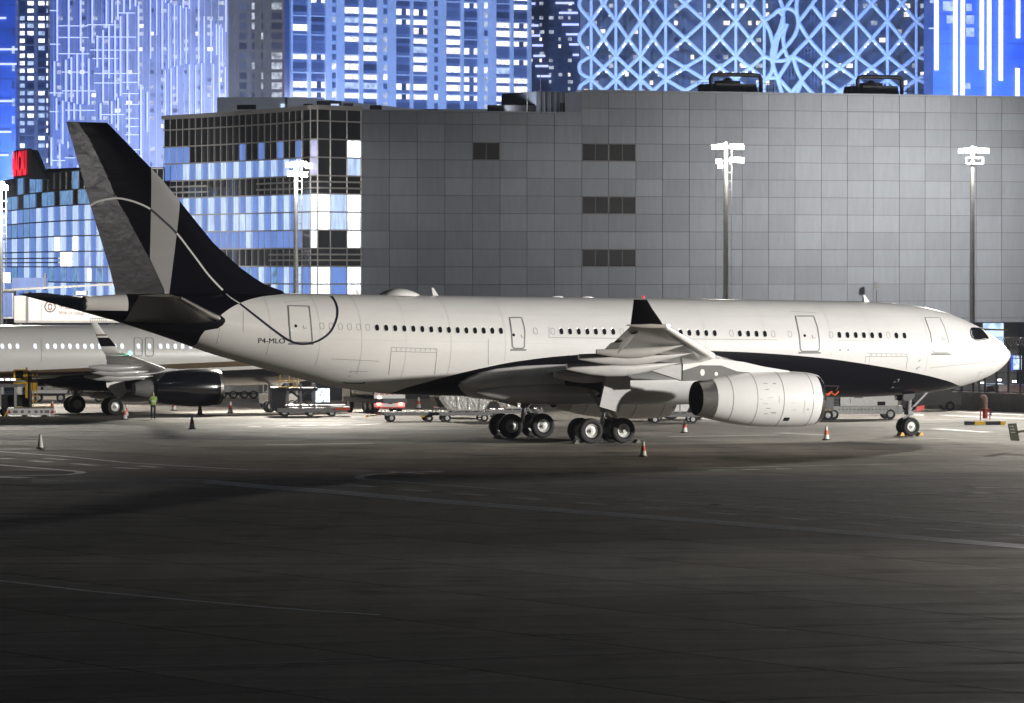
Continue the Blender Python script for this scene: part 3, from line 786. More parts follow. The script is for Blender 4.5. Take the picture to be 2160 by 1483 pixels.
# engines
M['stencil'] = mat('stencil_grey', (0.40, 0.40, 0.39), 0.5)
def engine(sg):
    L = 9.37 * sg; zc = 2.58
    e = MB()
    prof = [(17.95, 1.16), (17.72, 1.20), (17.60, 1.28), (17.58, 1.33), (17.64, 1.385), (17.85, 1.445), (18.3, 1.50), (18.9, 1.535), (19.6, 1.55), (20.5, 1.55), (21.4, 1.52), (22.2, 1.46), (22.9, 1.37), (23.5, 1.265), (24.15, 1.13)]
    e.lathe([(SM - s, r) for s, r in prof], B(SM, L, zc), 'X', 48)
    cw_ = e.build('engine_cowl', M['white'] if sg > 0 else M['white'], AC, smooth=True)
    MB().lathe([(SM - s, r) for s, r in [(24.15, 1.13), (24.5, 1.05), (24.98, 0.945), (24.97, 0.92), (24.2, 1.0), (22.5, 1.02)]], B(SM, L, zc), 'X', 48).build('exhaust_nozzle', M['steel'], cw_, smooth=True)
    MB().lathe([(SM - 22.5, 1.02), (SM - 22.5, 0.001)], B(SM, L, zc), 'X', 32).build('exhaust_cavity', M['void'], cw_)
    MB().lathe([(SM - s, r) for s, r in [(22.6, .55), (24.0, .42), (24.6, .2), (24.8, .01)]], B(SM, L, zc), 'X', 24).build('exhaust_plug', M['dark_metal'], cw_, smooth=True)
    MB().lathe([(SM - s, r) for s, r in [(17.70, 1.195), (17.59, 1.275), (17.565, 1.335), (17.63, 1.392), (17.86, 1.452)]], B(SM, L, zc), 'X', 48).build('inlet_lip', M['chrome'], cw_, smooth=True)
    MB().lathe([(SM - s, r) for s, r in [(17.95, 1.16), (18.9, 1.2), (18.9, .01)]], B(SM, L, zc), 'X', 32).build('fan', M['dark_metal'], cw_, smooth=True)
    for s, w in [(18.45, 0.02), (20.3, 0.025), (21.9, 0.02), (23.3, 0.025)]:
        a = np.array(prof[4:]); r = float(np.interp(s, a[:, 0], a[:, 1])) + 0.004
        MB().lathe([(SM - s - w, r - 0.003), (SM - s, r + 0.001), (SM - s + w, r - 0.001)], B(SM, L, zc), 'X', 48).build('cowl_joint', M['line_grey'], cw_, smooth=True)
    # pylon
    up = [(25.95, 3.55), (25.95, 4.62), (23.9, 4.80), (22.2, 4.62), (21.0, 4.38), (19.4, 4.16), (19.2, 4.02), (21.0, 3.9), (22.5, 3.85), (24.2, 3.6)]
    pl = MB().prism([B(s, L - 0.28, z) for s, z in up], (0, -0.56, 0)).build('pylon', M['white'], AC)
    lo = [(25.94, 3.53), (25.94, 4.12), (24.9, 4.42), (23.6, 4.42), (22.6, 4.10), (20.9, 3.99), (20.9, 3.92), (22.3, 3.95), (23.0, 3.85), (24.2, 3.60)]
    MB().prism([B(s, L + sg * 0.281, z) for s, z in lo], (0, -sg * 0.006, 0)).build('pylon_panel', M['dark_grey_paint'], pl)
    MB().prism([B(s, L - 0.22, z) for s, z in [(25.93, 3.56), (25.93, 4.66), (28.8, 4.36)]], (0, -0.44, 0)).build('pylon_tail', M['wing'], pl)
    for s, z, rw, rh in [(24.75, 4.02, .14, .19), (23.9, 3.95, .11, .11)]:
        MB().add([B(s + rw * math.cos(2 * math.pi * k / 16), L + sg * 0.293, z + rh * math.sin(2 * math.pi * k / 16)) for k in range(16)], [tuple(range(16))]).build('access_port', M['white'], pl)
    if True:      # drain vent square and stencils on the cowl
        def cowl(s, ang, off=0.008):
            a = np.array(prof[4:]); r = float(np.interp(s, a[:, 0], a[:, 1])) + off
            return B(s, L + sg * r * math.cos(ang), zc + r * math.sin(ang))
        def cpatch(s0, s1, a0, a1, mt, name):
            vs = [cowl(s0 + (s1 - s0) * i / 3, a0 + (a1 - a0) * j / 3) for i in range(4) for j in range(4)]
            MB().add(vs, [(i * 4 + j, i * 4 + j + 1, i * 4 + j + 5, i * 4 + j + 4) for i in range(3) for j in range(3)]).build(name, mt, cw_)
        cpatch(19.75, 20.1, R(-50), R(-40), M['void'], 'vent_opening')
        for s, d, a, b2 in [(21.2, .25, 20, 22), (21.0, .3, 3, 4), (21.6, .2, 0, 1), (21.3, .28, -9, -8), (20.6, .02, -8, 8), (21.1, .25, -20, -18), (19.6, .25, 4, 4.6), (19.6, .25, -7, -6.4), (19.5, .3, -22, -21), (19.0, .02, -30, 0), (18.7, .12, -22, -19), (21.2, .25, 34, 36), (20.7, .18, 33, 36), (20.7, .3, -30, -27), (21.2, .2, -32, -30)]:
            cpatch(s, s + d, R(a), R(b2), M['stencil'], 'stencil')
    return cw_
engine(1); engine(-1)

# landing gear
def wheel_mesh(r, w, name):
    mb = MB(); h = w / 2
    mb.lathe([(-h * .55, r * .56), (-h * .9, r * .66), (-h, r * .82), (-h * .86, r * .95), (-h * .5, r), (h * .5, r), (h * .86, r * .95), (h, r * .82), (h * .9, r * .66), (h * .55, r * .56)], (0, 0, 0), 'Y', 32, 0)
    for sg in (-1, 1):
        mb.lathe([(sg * h * .58, r * .56), (sg * h * .72, r * .53), (sg * h * .55, r * .47), (sg * h * .35, r * .40), (sg * h * .40, r * .26), (sg * h * .62, r * .20), (sg * h * .66, r * .08), (sg * h * .66, 0.001)], (0, 0, 0), 'Y', 24, 1)
    return mb.mesh(name, [M['tyre'], M['rim']], smooth=True)
WM = wheel_mesh(0.70, 0.48, 'wheel'); WN = wheel_mesh(0.53, 0.36, 'wheel')
def main_gear(sg):
    gz = 0.0; l0 = 5.34 * sg
    rt = MB(); rt.cyl(B(28.85, l0, .72), B(28.7, l0, 1.75), .13, .13, 16, 1).cyl(B(28.7, l0, 1.7), B(28.45, l0, 4.2), .21, .24, 16, 0)
    root = rt.build('main_gear', [M['light_grey'], M['chrome']], AC, smooth=True)
    bm_ = MB(); bm_.bar(B(29.95, l0, .70), B(27.75, l0, .70), .26, .30).cyl(B(29.84, l0 - .95, .70), B(29.84, l0 + .95, .70), .09, .09, 12).cyl(B(27.86, l0 - .95, .70), B(27.86, l0 + .95, .70), .09, .09, 12)
    bm_.bar(B(28.5, l0, 1.5), B(27.9, l0, 1.05), .12).bar(B(27.9, l0, 1.05), B(28.2, l0, .75), .12).bar(B(28.5, l0 + .1, 1.9), B(26.6, l0 * .8, 3.6), .16).bar(B(28.75, l0, 1.8), B(28.6, l0 * .45, 3.4), .15)
    bm_.cyl(B(28.9, l0 + .15, .85), B(29.5, l0 + .15, .80), .06, .06, 8)
    bm_.build('bogie', M['light_grey'], root)
    hose = MB()
    for k in range(3):
        hose.tube([B(28.6 - .1 * k, l0 + .2, 1.9), B(28.2 - .1 * k, l0 + .3, 1.45), B(28.3, l0 + .25, 1.0), B(28.1 - .3 * k, l0 + .3, .8)], .025, 6)
    hose.build('hydraulic_hose', M['dark_metal'], root)
    for s in (29.84, 27.86):
        for d in (-.70, .70):
            inst('wheel', WM, root, B(s, l0 + d, .70 + (SM - s) * math.tan(AL)))
    l = sg * 6.85
    dp = [(29.28, 3.85), (28.0, 3.85), (27.85, 3.55), (27.69, 2.30), (28.4, 2.16), (28.5, 1.74), (29.66, 2.04)]
    d_ = MB().prism([B(s, l + sg * 0.03 * (z - 2), z) for s, z in dp], (0, sg * 0.07, 0)).build('gear_door', M['wing'], root)
    MB().bar(B(28.6, l, 3.2), B(28.55, l0, 3.0), .08).build('door_link', M['steel'], root)
    bay = MB().box(B(28.5, sg * 3.22, 3.0), (3.2, 0.05, 1.0)).build('wheel_bay', M['void'], root)
    return root
main_gear(1); main_gear(-1)
zt0 = (SM - 6.67) * math.tan(AL)
ng = MB(); ng.cyl(B(6.67, 0, zt0 + .55), B(6.66, 0, zt0 + 1.25), .085, .085, 12, 1).cyl(B(6.66, 0, zt0 + 1.2), B(6.55, 0, 3.3), .15, .17, 14, 0)
ng.cyl(B(6.67, -.5, zt0 + .53), B(6.67, .5, zt0 + .53), .07, .07, 10, 0).bar(B(6.62, 0, 1.75), B(5.1, 0, 3.2), .12, .12, 0).bar(B(6.66, .12, zt0 + 1.25), B(7.05, .12, zt0 + .95), .08, .08, 0).bar(B(7.05, .12, zt0 + .95), B(6.7, .12, zt0 + .6), .08, .08, 0)
ng.box(B(6.6, 0, zt0 + 1.32), (.35, .5, .22), 0).bar(B(6.45, .1, zt0 + 1.22), B(5.7, .1, zt0 + 1.20), .11, .11, 2)
ngr = ng.build('nose_gear', [M['mid_grey'], M['chrome'], M['white_matt']], AC)
for d in (-.36, .36): inst('wheel', WN, ngr, B(6.67, d, zt0 + .53))
for sg in (1, -1):
    MB().prism([B(s, sg * .55, z) for s, z in [(7.3, 2.95), (6.5, 3.1), (6.55, 2.55), (6.9, 2.35), (7.25, 2.4)]], (0, sg * 0.05, 0)).build('gear_door', M['black'], ngr)
fl = MB().prism([B(6.25, .25, 2.05), B(5.75, .32, 2.12), B(5.85, .30, 1.82), B(6.3, .25, 1.75)], (0, -.015, 0)).build('warning_flag', M['red'], ngr)

# aerials and domes on the crown
def crown(px): 
    s = sz(px, 625)[0]; c, h, w = sec(s); return s, c + h
s, z = crown(843)
dm = []
for u, q_ in [(-1, .02), (-.9, .32), (-.7, .62), (-.4, .92), (-.1, 1.0), (.25, .92), (.55, .7), (.8, .42), (.95, .18), (1, .02)]:
    dm.append([B(s - u * 1.26, .75 * q_ * math.sin(math.pi * k / 12 - math.pi / 2), z - .05 + .42 * q_ * max(0, math.cos(math.pi * k / 12 - math.pi / 2))) for k in range(13)])
MB().loft(dm, caps=False, closed=False).build('radome', M['white'], AC, smooth=True)
def blade(px, h0, ch):
    s, z = crown(px)
    MB().prism([B(s - ch * .5, .02, z - .08), B(s + ch * .5, .02, z - .08), B(s + ch * .75, .015, z + h0), B(s + ch * .45, .015, z + h0)], (0, .04, 0)).build('antenna', M['white'], AC)
blade(920, .42, .38); blade(1830, .38, .36); blade(756, .25, .2)
for px, r in [(1177, .36), (1240, .36), (1885, .15)]:
    s, z = crown(px); MB().lathe([(-r, .01), (-r * .7, r * .13), (0, r * .2), (r * .7, r * .13), (r, .01)], B(s, 0, z), 'X', 14).build('antenna', M['white'], AC, smooth=True)
s, z = crown(1357); MB().lathe([(-.03, .10), (.06, .10), (.13, .05), (.14, .002)], B(s, 0, z), 'Z', 12).build('beacon', emit('beacon_red', (1, .05, .03), .8), AC)
# cables plugged in under the belly by the engine
for k in range(3):
    p, n = skin(1722 + 14 * k, 826, .05)
    MB().tube([p + Vector((.5, -.1, .05)), p + Vector((.2, -.25, -.15)), p + Vector((-.1, -.22, .02)), p + Vector((-.45, -.25, -.22))], .05, 6).build('ground_cable', M['orange'], AC)

# ================================================================== SINGLE-AISLE AIRLINER BEHIND
A2 = empty('parked_airliner', (-27.8, 385.0, 0), R(24.4))
tag(A2, 'smaller white airliner with black belly, black engine and lit windows behind the tail', 'airplane')
S2 = 17.7
def C2(s, l, z): return Vector((S2 - s, -l, z))
def liv2(nt, s_unused, z):
    return mth(nt, 'LESS_THAN', z, 2.62)
def livery2():
    m = bpy.data.materials.new('second_livery'); m.use_nodes = True; nt = m.node_tree; b = nt.nodes['Principled BSDF']
    tc = nt.nodes.new('ShaderNodeTexCoord'); sp = nt.nodes.new('ShaderNodeSeparateXYZ'); nt.links.new(tc.outputs['Object'], sp.inputs[0])
    zz = mth(nt, 'SUBTRACT', sp.outputs[2], mth(nt, 'MULTIPLY', sp.outputs[0], 0.035))
    black = mth(nt, 'LESS_THAN', zz, 2.55)
    gold = mth(nt, 'MULTIPLY', mth(nt, 'GREATER_THAN', zz, 2.78), mth(nt, 'LESS_THAN', zz, 3.15))
    m1 = nt.nodes.new('ShaderNodeMix'); m1.data_type = 'RGBA'; m1.inputs[6].default_value = (.78, .77, .74, 1); m1.inputs[7].default_value = (.14, .10, .06, 1); nt.links.new(gold, m1.inputs[0])
    m2 = nt.nodes.new('ShaderNodeMix'); m2.data_type = 'RGBA'; nt.links.new(m1.outputs[2], m2.inputs[6]); m2.inputs[7].default_value = (.006, .006, .009, 1); nt.links.new(black, m2.inputs[0])
    nt.links.new(m2.outputs[2], b.inputs['Base Color']); b.inputs['Roughness'].default_value = .3; b.inputs['Coat Weight'].default_value = .3
    return m
M['fus2'] = livery2()
rr = []
for s, c, h in [(0.0, 3.35, .05), (.15, 3.36, .4), (.6, 3.42, .85), (1.3, 3.52, 1.22), (2.2, 3.66, 1.55), (3.4, 3.78, 1.82), (5, 3.86, 2.0), (7, 3.88, 2.04), (24, 3.88, 2.04), (26, 3.93, 1.98), (29, 4.15, 1.7), (32, 4.45, 1.25), (35, 4.75, .75), (37.5, 5.0, .28)]:
    rr.append([C2(s, h * math.sin(2 * math.pi * k / 48), c + h * math.cos(2 * math.pi * k / 48)) for k in range(48)])
f2 = MB().loft(rr).build('fuselage', M['fus2'], A2, smooth=True)
A2M = Matrix.Translation((-27.8, 385, 0)) @ Matrix.Rotation(R(24.4), 4, 'Z'); A2I = A2M.inverted()
def skin2(px, py, off=0.0):
    o_ = A2I @ Vector((0, 0, CH)); d = A2I.to_3x3() @ ray(px, py); l = 2.0
    for _ in range(8):
        p = o_ + d * ((-l - o_.y) / d.y); t = 2.04 ** 2 - (p.z - 3.88) ** 2; l = .5 * l + .5 * math.sqrt(max(t, .01))
    n = Vector((0, -l, p.z - 3.88)).normalized(); return p + n * off, n
lit_me = MB(); lit_me.loft([oval(.15, .21, -.004), oval(.13, .19, -.012), oval(.12, .175, -.006)], 0, caps=False); lit_me.add(oval(.125, .18, -.006), [tuple(range(20))], 1)
lit_me = lit_me.mesh('window', [M['white'], emit('cabin_light', (.80, .88, 1.0), 1.6, var=.3, scale=6)])
def put2(me, name, px, py):
    p, n = skin2(px, py); o = inst(name, me, f2, p); y = -n; x = Vector((1, 0, 0)); z = x.cross(y); o.rotation_euler = Matrix((x, y, z)).transposed().to_euler()
for x in [4.6, 20.4, 36.6, 74, 100, 116, 132, 147.5, 163.4, 179, 194.4, 210, 226, 242, 257.6, 291.7, 315, 338.7, 354, 369.7, 385, 401.6]: put2(lit_me, 'window', x, 730.3)
for x in (291, 314.5): strip(dens([(x - 8, 713), (x + 6, 713), (x + 9, 717), (x + 9, 747), (x + 7, 751), (x - 6, 751), (x - 8, 747), (x - 8, 713)], 4), .05, M['line_grey'], 'exit_door', f2, skin2, .012)
strip(dens([(86, 715), (88, 740), (87, 762)], 5), .025, M['line_grey'], 'panel_line', f2, skin2, .01)
# wing with upturned tip
M['black_coat'] = mat('black_clear_coat', (0.006, 0.006, 0.009), 0.18, coat=0.8)
for sg in (1, -1):
    q = [(.4, 11.5, 2.45, 18.6, 2.35, .15), (2, 12.6, 2.65, 18.7, 2.55, .14), (6.4, 15.2, 3.15, 19.2, 3.05, .12), (12, 18.6, 3.72, 21.2, 3.66, .11), (16.6, 21.5, 4.2, 23.0, 4.18, .10)]
    w2 = MB().loft([foil(C2(a, sg * l, za), C2(b2, sg * l, zb), t) for l, a, za, b2, zb, t in q]).build('wing', M['wing'], A2, smooth=True)
    q = [(16.6, 21.5, 4.2, 23.0), (17.0, 21.95, 4.32, 23.25), (17.3, 22.6, 4.75, 23.6), (17.5, 23.35, 5.55, 24.0), (17.65, 23.95, 6.25, 24.35)]
    rr = [[C2((a + b2) / 2 - (b2 - a) / 2 * math.cos(2 * math.pi * k / 10), sg * (l + .05 * math.sin(2 * math.pi * k / 10)), z) for k in range(10)] for l, a, z, b2 in q]
    wl = MB().loft(rr).build('winglet', M['white'], A2, smooth=True)
    MB().prism([C2(s, sg * (l + .07), z) for s, l, z in [(22.55, 17.3, 4.75), (23.62, 17.3, 4.75), (23.85, 17.45, 5.3), (23.1, 17.45, 5.3)]], (0, -sg * .01, 0)).build('winglet_band', M['black'], wl)
    MB().prism([C2(s, sg * (l + .07), z) for s, l, z in [(23.22, 17.48, 5.42), (23.9, 17.48, 5.42), (23.95, 17.5, 5.52), (23.32, 17.5, 5.52)]], (0, -sg * .01, 0)).build('winglet_band', M['gold'], wl)
    for l, s0, s1, z in [(12, 18.8, 22.4, 3.35), (9, 17.2, 21.2, 3.0), (6.2, 15.8, 20.6, 2.62)]:
        MB().loft([[C2(s0 + (s1 - s0) * u, sg * (l + .2 * r_ * math.sin(2 * math.pi * k / 10)), z - .1 * math.sin(math.pi * u) + .26 * r_ * math.cos(2 * math.pi * k / 10)) for k in range(10)] for u, r_ in [(0, .05), (.2, .6), (.5, 1), (.8, .8), (1, .3)]]).build('flap_fairing', M['wing'], w2, smooth=True)
    e = MB().lathe([(S2 - s, r) for s, r in [(11.5, .95), (11.15, 1.0), (11.02, 1.08), (11.05, 1.14), (11.3, 1.2), (12, 1.25), (13, 1.25), (14, 1.17), (15.2, 1.0), (15.7, .9), (15.7, .5)]], C2(S2, sg * 5.75, 1.82), 'X', 36).build('engine_cowl', M['black_coat'], A2, smooth=True)
    MB().lathe([(S2 - s, r) for s, r in [(11.16, 1.0), (11.01, 1.08), (11.04, 1.15), (11.32, 1.21)]], C2(S2, sg * 5.75, 1.82), 'X', 36).build('inlet_lip', M['steel'], e, smooth=True)
    MB().lathe([(S2 - s, r) for s, r in [(15.5, .72), (16.3, .6), (17.0, .42), (17.0, .01)]], C2(S2, sg * 5.75, 1.78), 'X', 24).build('exhaust_nozzle', M['mid_grey'], e, smooth=True)
    MB().lathe([(S2 - 11.6, .95), (S2 - 11.9, .95), (S2 - 11.9, .01)], C2(S2, sg * 5.75, 1.82), 'X', 24).build('fan', M['dark_metal'], e)
    MB().prism([C2(s, sg * 5.75 - .18, z) for s, z in [(12.3, 2.95), (14.6, 3.1), (18.2, 2.95), (17.6, 2.55), (15.6, 2.3), (13.2, 2.85)]], (0, .36, 0)).build('pylon', M['wing'], A2)
    gear = MB().cyl(C2(17.7, sg * 3.6, .5), C2(17.6, sg * 3.3, 2.6), .12, .14, 12).bar(C2(17.7, sg * 3.6, .9), C2(16.6, sg * 2.6, 2.2), .1).cyl(C2(17.7, sg * 3.6 - .65, .57), C2(17.7, sg * 3.6 + .65, .57), .07).build('main_gear', M['mid_grey'], A2)
    wb = wheel_mesh(.58, .42, 'wheel') if sg == 1 else bpy.data.meshes['wheel.002'] if 'wheel.002' in bpy.data.meshes else wheel_mesh(.58, .42, 'wheel')
    for d in (-.47, .47): inst('wheel', wb, gear, C2(17.7, sg * 3.6 + d, .58))
    MB().prism([C2(s, sg * 4.15, z) for s, z in [(17.2, 2.9), (18.4, 2.9), (18.3, 1.9), (17.5, 1.1), (16.9, 1.5)]], (0, sg * .05, 0)).build('gear_door', M['white'], gear)
MB().lathe([(-.12, .01), (0, .13), (.12, .01)], C2(21.45, 16.95, 4.30), 'X', 10).build('navigation_light', emit('nav_green', (.02, 1, .42), 40), A2)
MB().loft([[C2(s, w * math.copysign(abs(math.sin(a)) ** .7, math.sin(a)), c + h * math.cos(a)) for a in [2 * math.pi * k / 28 for k in range(28)]] for s, c, h, w in [(10, 2.0, .1, 1.0), (11.5, 2.2, .55, 2.0), (14, 2.2, .72, 2.15), (18, 2.2, .72, 2.15), (20.5, 2.25, .5, 1.9), (22, 2.2, .1, .9)]]).build('belly_fairing', M['black'], A2, smooth=True)
MB().prism([C2(s, .12, z) for s, z in [(29.5, 5.7), (33.2, 11.6), (35.2, 11.7), (35.8, 5.6)]], (0, .24, 0)).build('fin', M['white'], A2)
for sg in (1, -1):
    MB().loft([foil(C2(33 + .55 * l, sg * l, 4.9 + .1 * l), C2(36.2 + .3 * l, sg * l, 4.9 + .1 * l), .1) for l in (.3, 6.2)]).build('tailplane', M['white'], A2, smooth=True)
n2 = MB().cyl(C2(5.1, 0, .4), C2(5.05, 0, 2.0), .09, .11).cyl(C2(5.1, -.4, .4), C2(5.1, .4, .4), .05).build('nose_gear', M['mid_grey'], A2)
wn2 = wheel_mesh(.39, .22, 'wheel')
for d in (-.25, .25): inst('wheel', wn2, n2, C2(5.1, d, .39))

# ================================================================== GROUND EQUIPMENT
M['tyre2'] = M['tyre']
small_wheel = wheel_mesh(.32, .22, 'wheel'); tiny_wheel = wheel_mesh(.24, .16, 'wheel'); big_wheel = wheel_mesh(.5, .3, 'wheel')
def root(name, px, py, rz, label, catg, group=None):
    p = gnd(px, py); return tag(empty(name, p, rz), label, catg, group)

# ground power truck under the nose
t = root('ground_power_truck', 1816, 884, R(8), 'white ground power truck with grey striped chassis under the forward belly', 'truck')
MB().box((0, 0, .60), (4.5, 1.9, .5)).box((-2.0, 0, .72), (.7, 1.8, .3)).box((2.35, 0, .62), (.35, 1.9, .55)).build('chassis', M['light_grey'], t)
MB().box((.35, 0, 1.56), (3.75, 1.86, 1.38)).build('body', M['white_matt'], t)
MB().box((-.35, -.945, 1.55), (1.0, .03, 1.0)).build('side_door', M['white_matt'], t)
MB().box((-.35, -.965, 1.68), (.58, .02, .62)).build('grille', M['mid_grey'], t)
MB().box((1.15, -.94, 1.02), (.5, .03, .24)).build('socket_box', M['void'], t)
MB().box((-1.85, 0, 1.35), (.5, 1.7, 1.05)).build('louvre_panel', M['dark_metal'], t)
for k in range(5): MB().box((-1.85, -.86, .98 + .18 * k), (.5, .03, .04)).build('slat', M['mid_grey'], t)
for k in range(15): MB().prism([(-1.6 + .24 * k, -.952, .60), (-1.52 + .24 * k, -.952, .60), (-1.57 + .24 * k, -.952, .67), (-1.65 + .24 * k, -.952, .67)], (0, -.006, 0)).build('hazard_stripe', M['dark_metal'], t)
MB().box((-2.05, -.9, 1.05), (.12, .05, .42)).build('extinguisher_box', M['yellow'], t)
MB().bar((-2.45, -.7, .25), (-2.55, -.7, 1.7), .06).build('tow_arm', M['yellow'], t)
for x, r_, w_ in [(-1.95, .32, small_wheel), (1.75, .36, small_wheel)]:
    for y in (-.86, .86): inst('wheel', w_, t, (x, y, .32))
# grey trailer behind the engine inlet
t = root('equipment_trailer', 1722, 886, R(8), 'dark grey box trailer with hazard striped edge half hidden behind the engine', 'trailer')
MB().box((0, 0, 1.25), (1.9, 1.8, 1.3)).build('body', M['mid_grey'], t)
for k in range(7): MB().prism([(-.9 + .26 * k, -.905, .62), (-.8 + .26 * k, -.905, .62), (-.85 + .26 * k, -.905, .72), (-.95 + .26 * k, -.905, .72)], (0, -.006, 0)).build('hazard_stripe', M['yellow'], t)
MB().box((0, 0, .5), (1.7, 1.5, .2)).build('chassis', M['dark_metal'], t)
for x in (-.6, .6):
    for y in (-.8, .8): inst('wheel', small_wheel, t, (x, y, .32))

# cargo loader, dark, under the rear fuselage
t = root('cargo_loader', 650, 878, R(6), 'dark steel cargo loader with yellow railing under the rear fuselage', 'loader')
MB().box((0.2, 0, .42), (4.6, 2.4, .28)).build('base_frame', M['mid_grey'], t)
MB().box((1.9, -.1, .55), (1.5, 2.4, .16)).build('lower_platform', M['mid_grey'], t)
for k in range(6): MB().prism([(.4 + .22 * k, -1.205, .50), (.5 + .22 * k, -1.205, .50), (.45 + .22 * k, -1.205, .62), (.35 + .22 * k, -1.205, .62)], (0, -.006, 0)).build('hazard_stripe', M['white_matt'], t)
for k in range(7): MB().box((1.75 + .14 * k, -1.31, .50), (.10, .04, .16)).build('reflector', M['orange'], t)
for k in range(4): MB().cyl((-1.9, -.7 + .46 * k, .7), (2.4, -.7 + .46 * k, .7), .05).build('roller', M['steel'], t)
MB().box((-2.0, 0, 1.15), (.9, 2.3, 1.5)).build('engine_cabinet', M['dark_metal'], t)
for x in (-1.4, -.55, .35):
    for y in (-1.05, 1.05): MB().box((x, y, 1.35), (.13, .13, 1.6)).build('lift_column', M['mid_grey'], t)
MB().box((-.9, 0, 1.78), (2.9, 2.3, .2)).build('upper_platform', M['dark_metal'], t)
for a, b2 in [((-1.2, -1, .6), (.2, -1, 1.7)), ((.2, -1, .6), (-1.2, -1, 1.7)), ((-1.2, 1, .6), (.2, 1, 1.7)), ((.2, 1, .6), (-1.2, 1, 1.7))]:
    MB().bar(a, b2, .09).build('scissor_arm', M['dark_metal'], t)
for x in (-1.95, -1.35, -1.05, -.75): MB().cyl((x, -1.0, 1.88), (x + .05, -1.0, 2.75), .03).build('rail_post', M['yellow'], t)
MB().box((-1.4, -1.0, 1.93), (1.3, .06, .08)).build('rail', M['yellow'], t); MB().box((-1.4, -1.0, 2.35), (1.3, .05, .05)).build('rail', M['yellow'], t)
for x in (-1.6, .1, 1.5):
    for y in (-1.0, 1.0): inst('wheel', small_wheel if x < 0 else tiny_wheel, t, (x, y, .32 if x < 0 else .24))
MB().box((1.0, .6, 1.35), (.9, .05, .9)).build('added_glow_panel', emit('loader_fill_glow', (.75, .85, 1.0), 2.2, var=.9, scale=5), t)  # glowing panel added to make the loader brighter

# passenger stairs behind the loader
t = root('passenger_stairs', 587, 862, R(12), 'white mobile passenger stairs beside the dark cargo loader', 'stairs')
MB().box((0, 0, .7), (2.4, 1.9, .65)).build('body', M['white_matt'], t)
MB().prism([(-.9, -.9, 1.0), (1.1, -.9, 3.0), (1.1, -.9, 2.7), (-.5, -.9, 1.0)], (0, .06, 0)).build('stringer', M['light_grey'], t)
MB().prism([(-.9, .84, 1.0), (1.1, .84, 3.0), (1.1, .84, 2.7), (-.5, .84, 1.0)], (0, .06, 0)).build('stringer', M['light_grey'], t)
for k in range(8): MB().box((-.6 + .22 * k, 0, 1.12 + .22 * k), (.26, 1.66, .04)).build('tread', M['steel'], t)
for y in (-.9, .9): MB().bar((-.9, y, 1.9), (1.0, y, 3.7), .05).bar((-.9, y, 1.0), (-.9, y, 1.9), .05).bar((.1, y, 1.9), (.1, y, 2.8), .05).build('handrail', M['light_grey'], t)
for x in (-.8, .8):
    for y in (-.85, .85): inst('wheel', small_wheel, t, (x, y, .32))

# tank truck with lit tail lamps
t = root('tank_truck', 802, 871, R(112), 'grey tank truck with white rear panel and glowing red tail lamps', 'truck')
MB().box((1.0, 0, .85), (6.0, 2.3, .3)).build('chassis', M['dark_metal'], t)
tank = MB(); tank.loft([[(x, 1.12 * math.copysign(abs(math.cos(a)) ** .6, math.cos(a)), 1.7 + .68 * math.copysign(abs(math.sin(a)) ** .6, math.sin(a))) for a in [2 * math.pi * k / 28 for k in range(28)]] for x in (-1.6, .5, 2.6)])
tank.build('tank', M['light_grey'], t, smooth=True)
MB().box((3.6, 0, 1.6), (1.5, 2.2, 1.8)).build('cab', M['white_matt'], t)
MB().box((4.36, 0, 1.95), (.04, 1.9, .7)).build('windscreen', M['glass_dark'], t)
rp = MB().box((-1.72, 0, .92), (.12, 2.2, .95)).build('rear_panel', M['white_matt'], t)
M['tail_lamp'] = emit('tail_lamp', (1, .05, .03), 34, sample=True)
M['tail_hot'] = emit('tail_lamp_core', (1, .75, .6), 12)
for y in (-.78, .78):
    MB().lathe([(0, .2), (-.05, .19), (-.07, .11)], (-1.79, y, .74), 'X', 16).build('tail_lamp', M['tail_lamp'], t)
    MB().lathe([(-.071, .105), (-.09, .001)], (-1.79, y, .74), 'X', 16).build('lamp_core', M['tail_hot'], t)
MB().lathe([(0, .11), (-.05, .10), (-.06, .001)], (-1.79, .74, 1.05), 'X', 14).build('tail_lamp', M['tail_hot'], t)
MB().box((-1.79, -.05, .72), (.02, .32, .18)).build('number_plate', M['dark_metal'], t)
for k in range(6): MB().box((-1.80, -.95 + .38 * k, 1.3), (.03, .26, .07)).build('reflector', M['red'], t)
MB().box((-1.75, 0, .40), (.1, 2.2, .1)).build('bumper', M['red'], t)
for x in (-.9, .1, 3.3):
    for y in (-.95, .95): inst('wheel', big_wheel, t, (x, y, .5))
MB().lathe([(0, .1), (.16, .09), (.17, .001)], (3.4, 0, 2.5), 'Z', 12).build('beacon', emit('beacon_blue', (.1, .3, 1), 10), t)

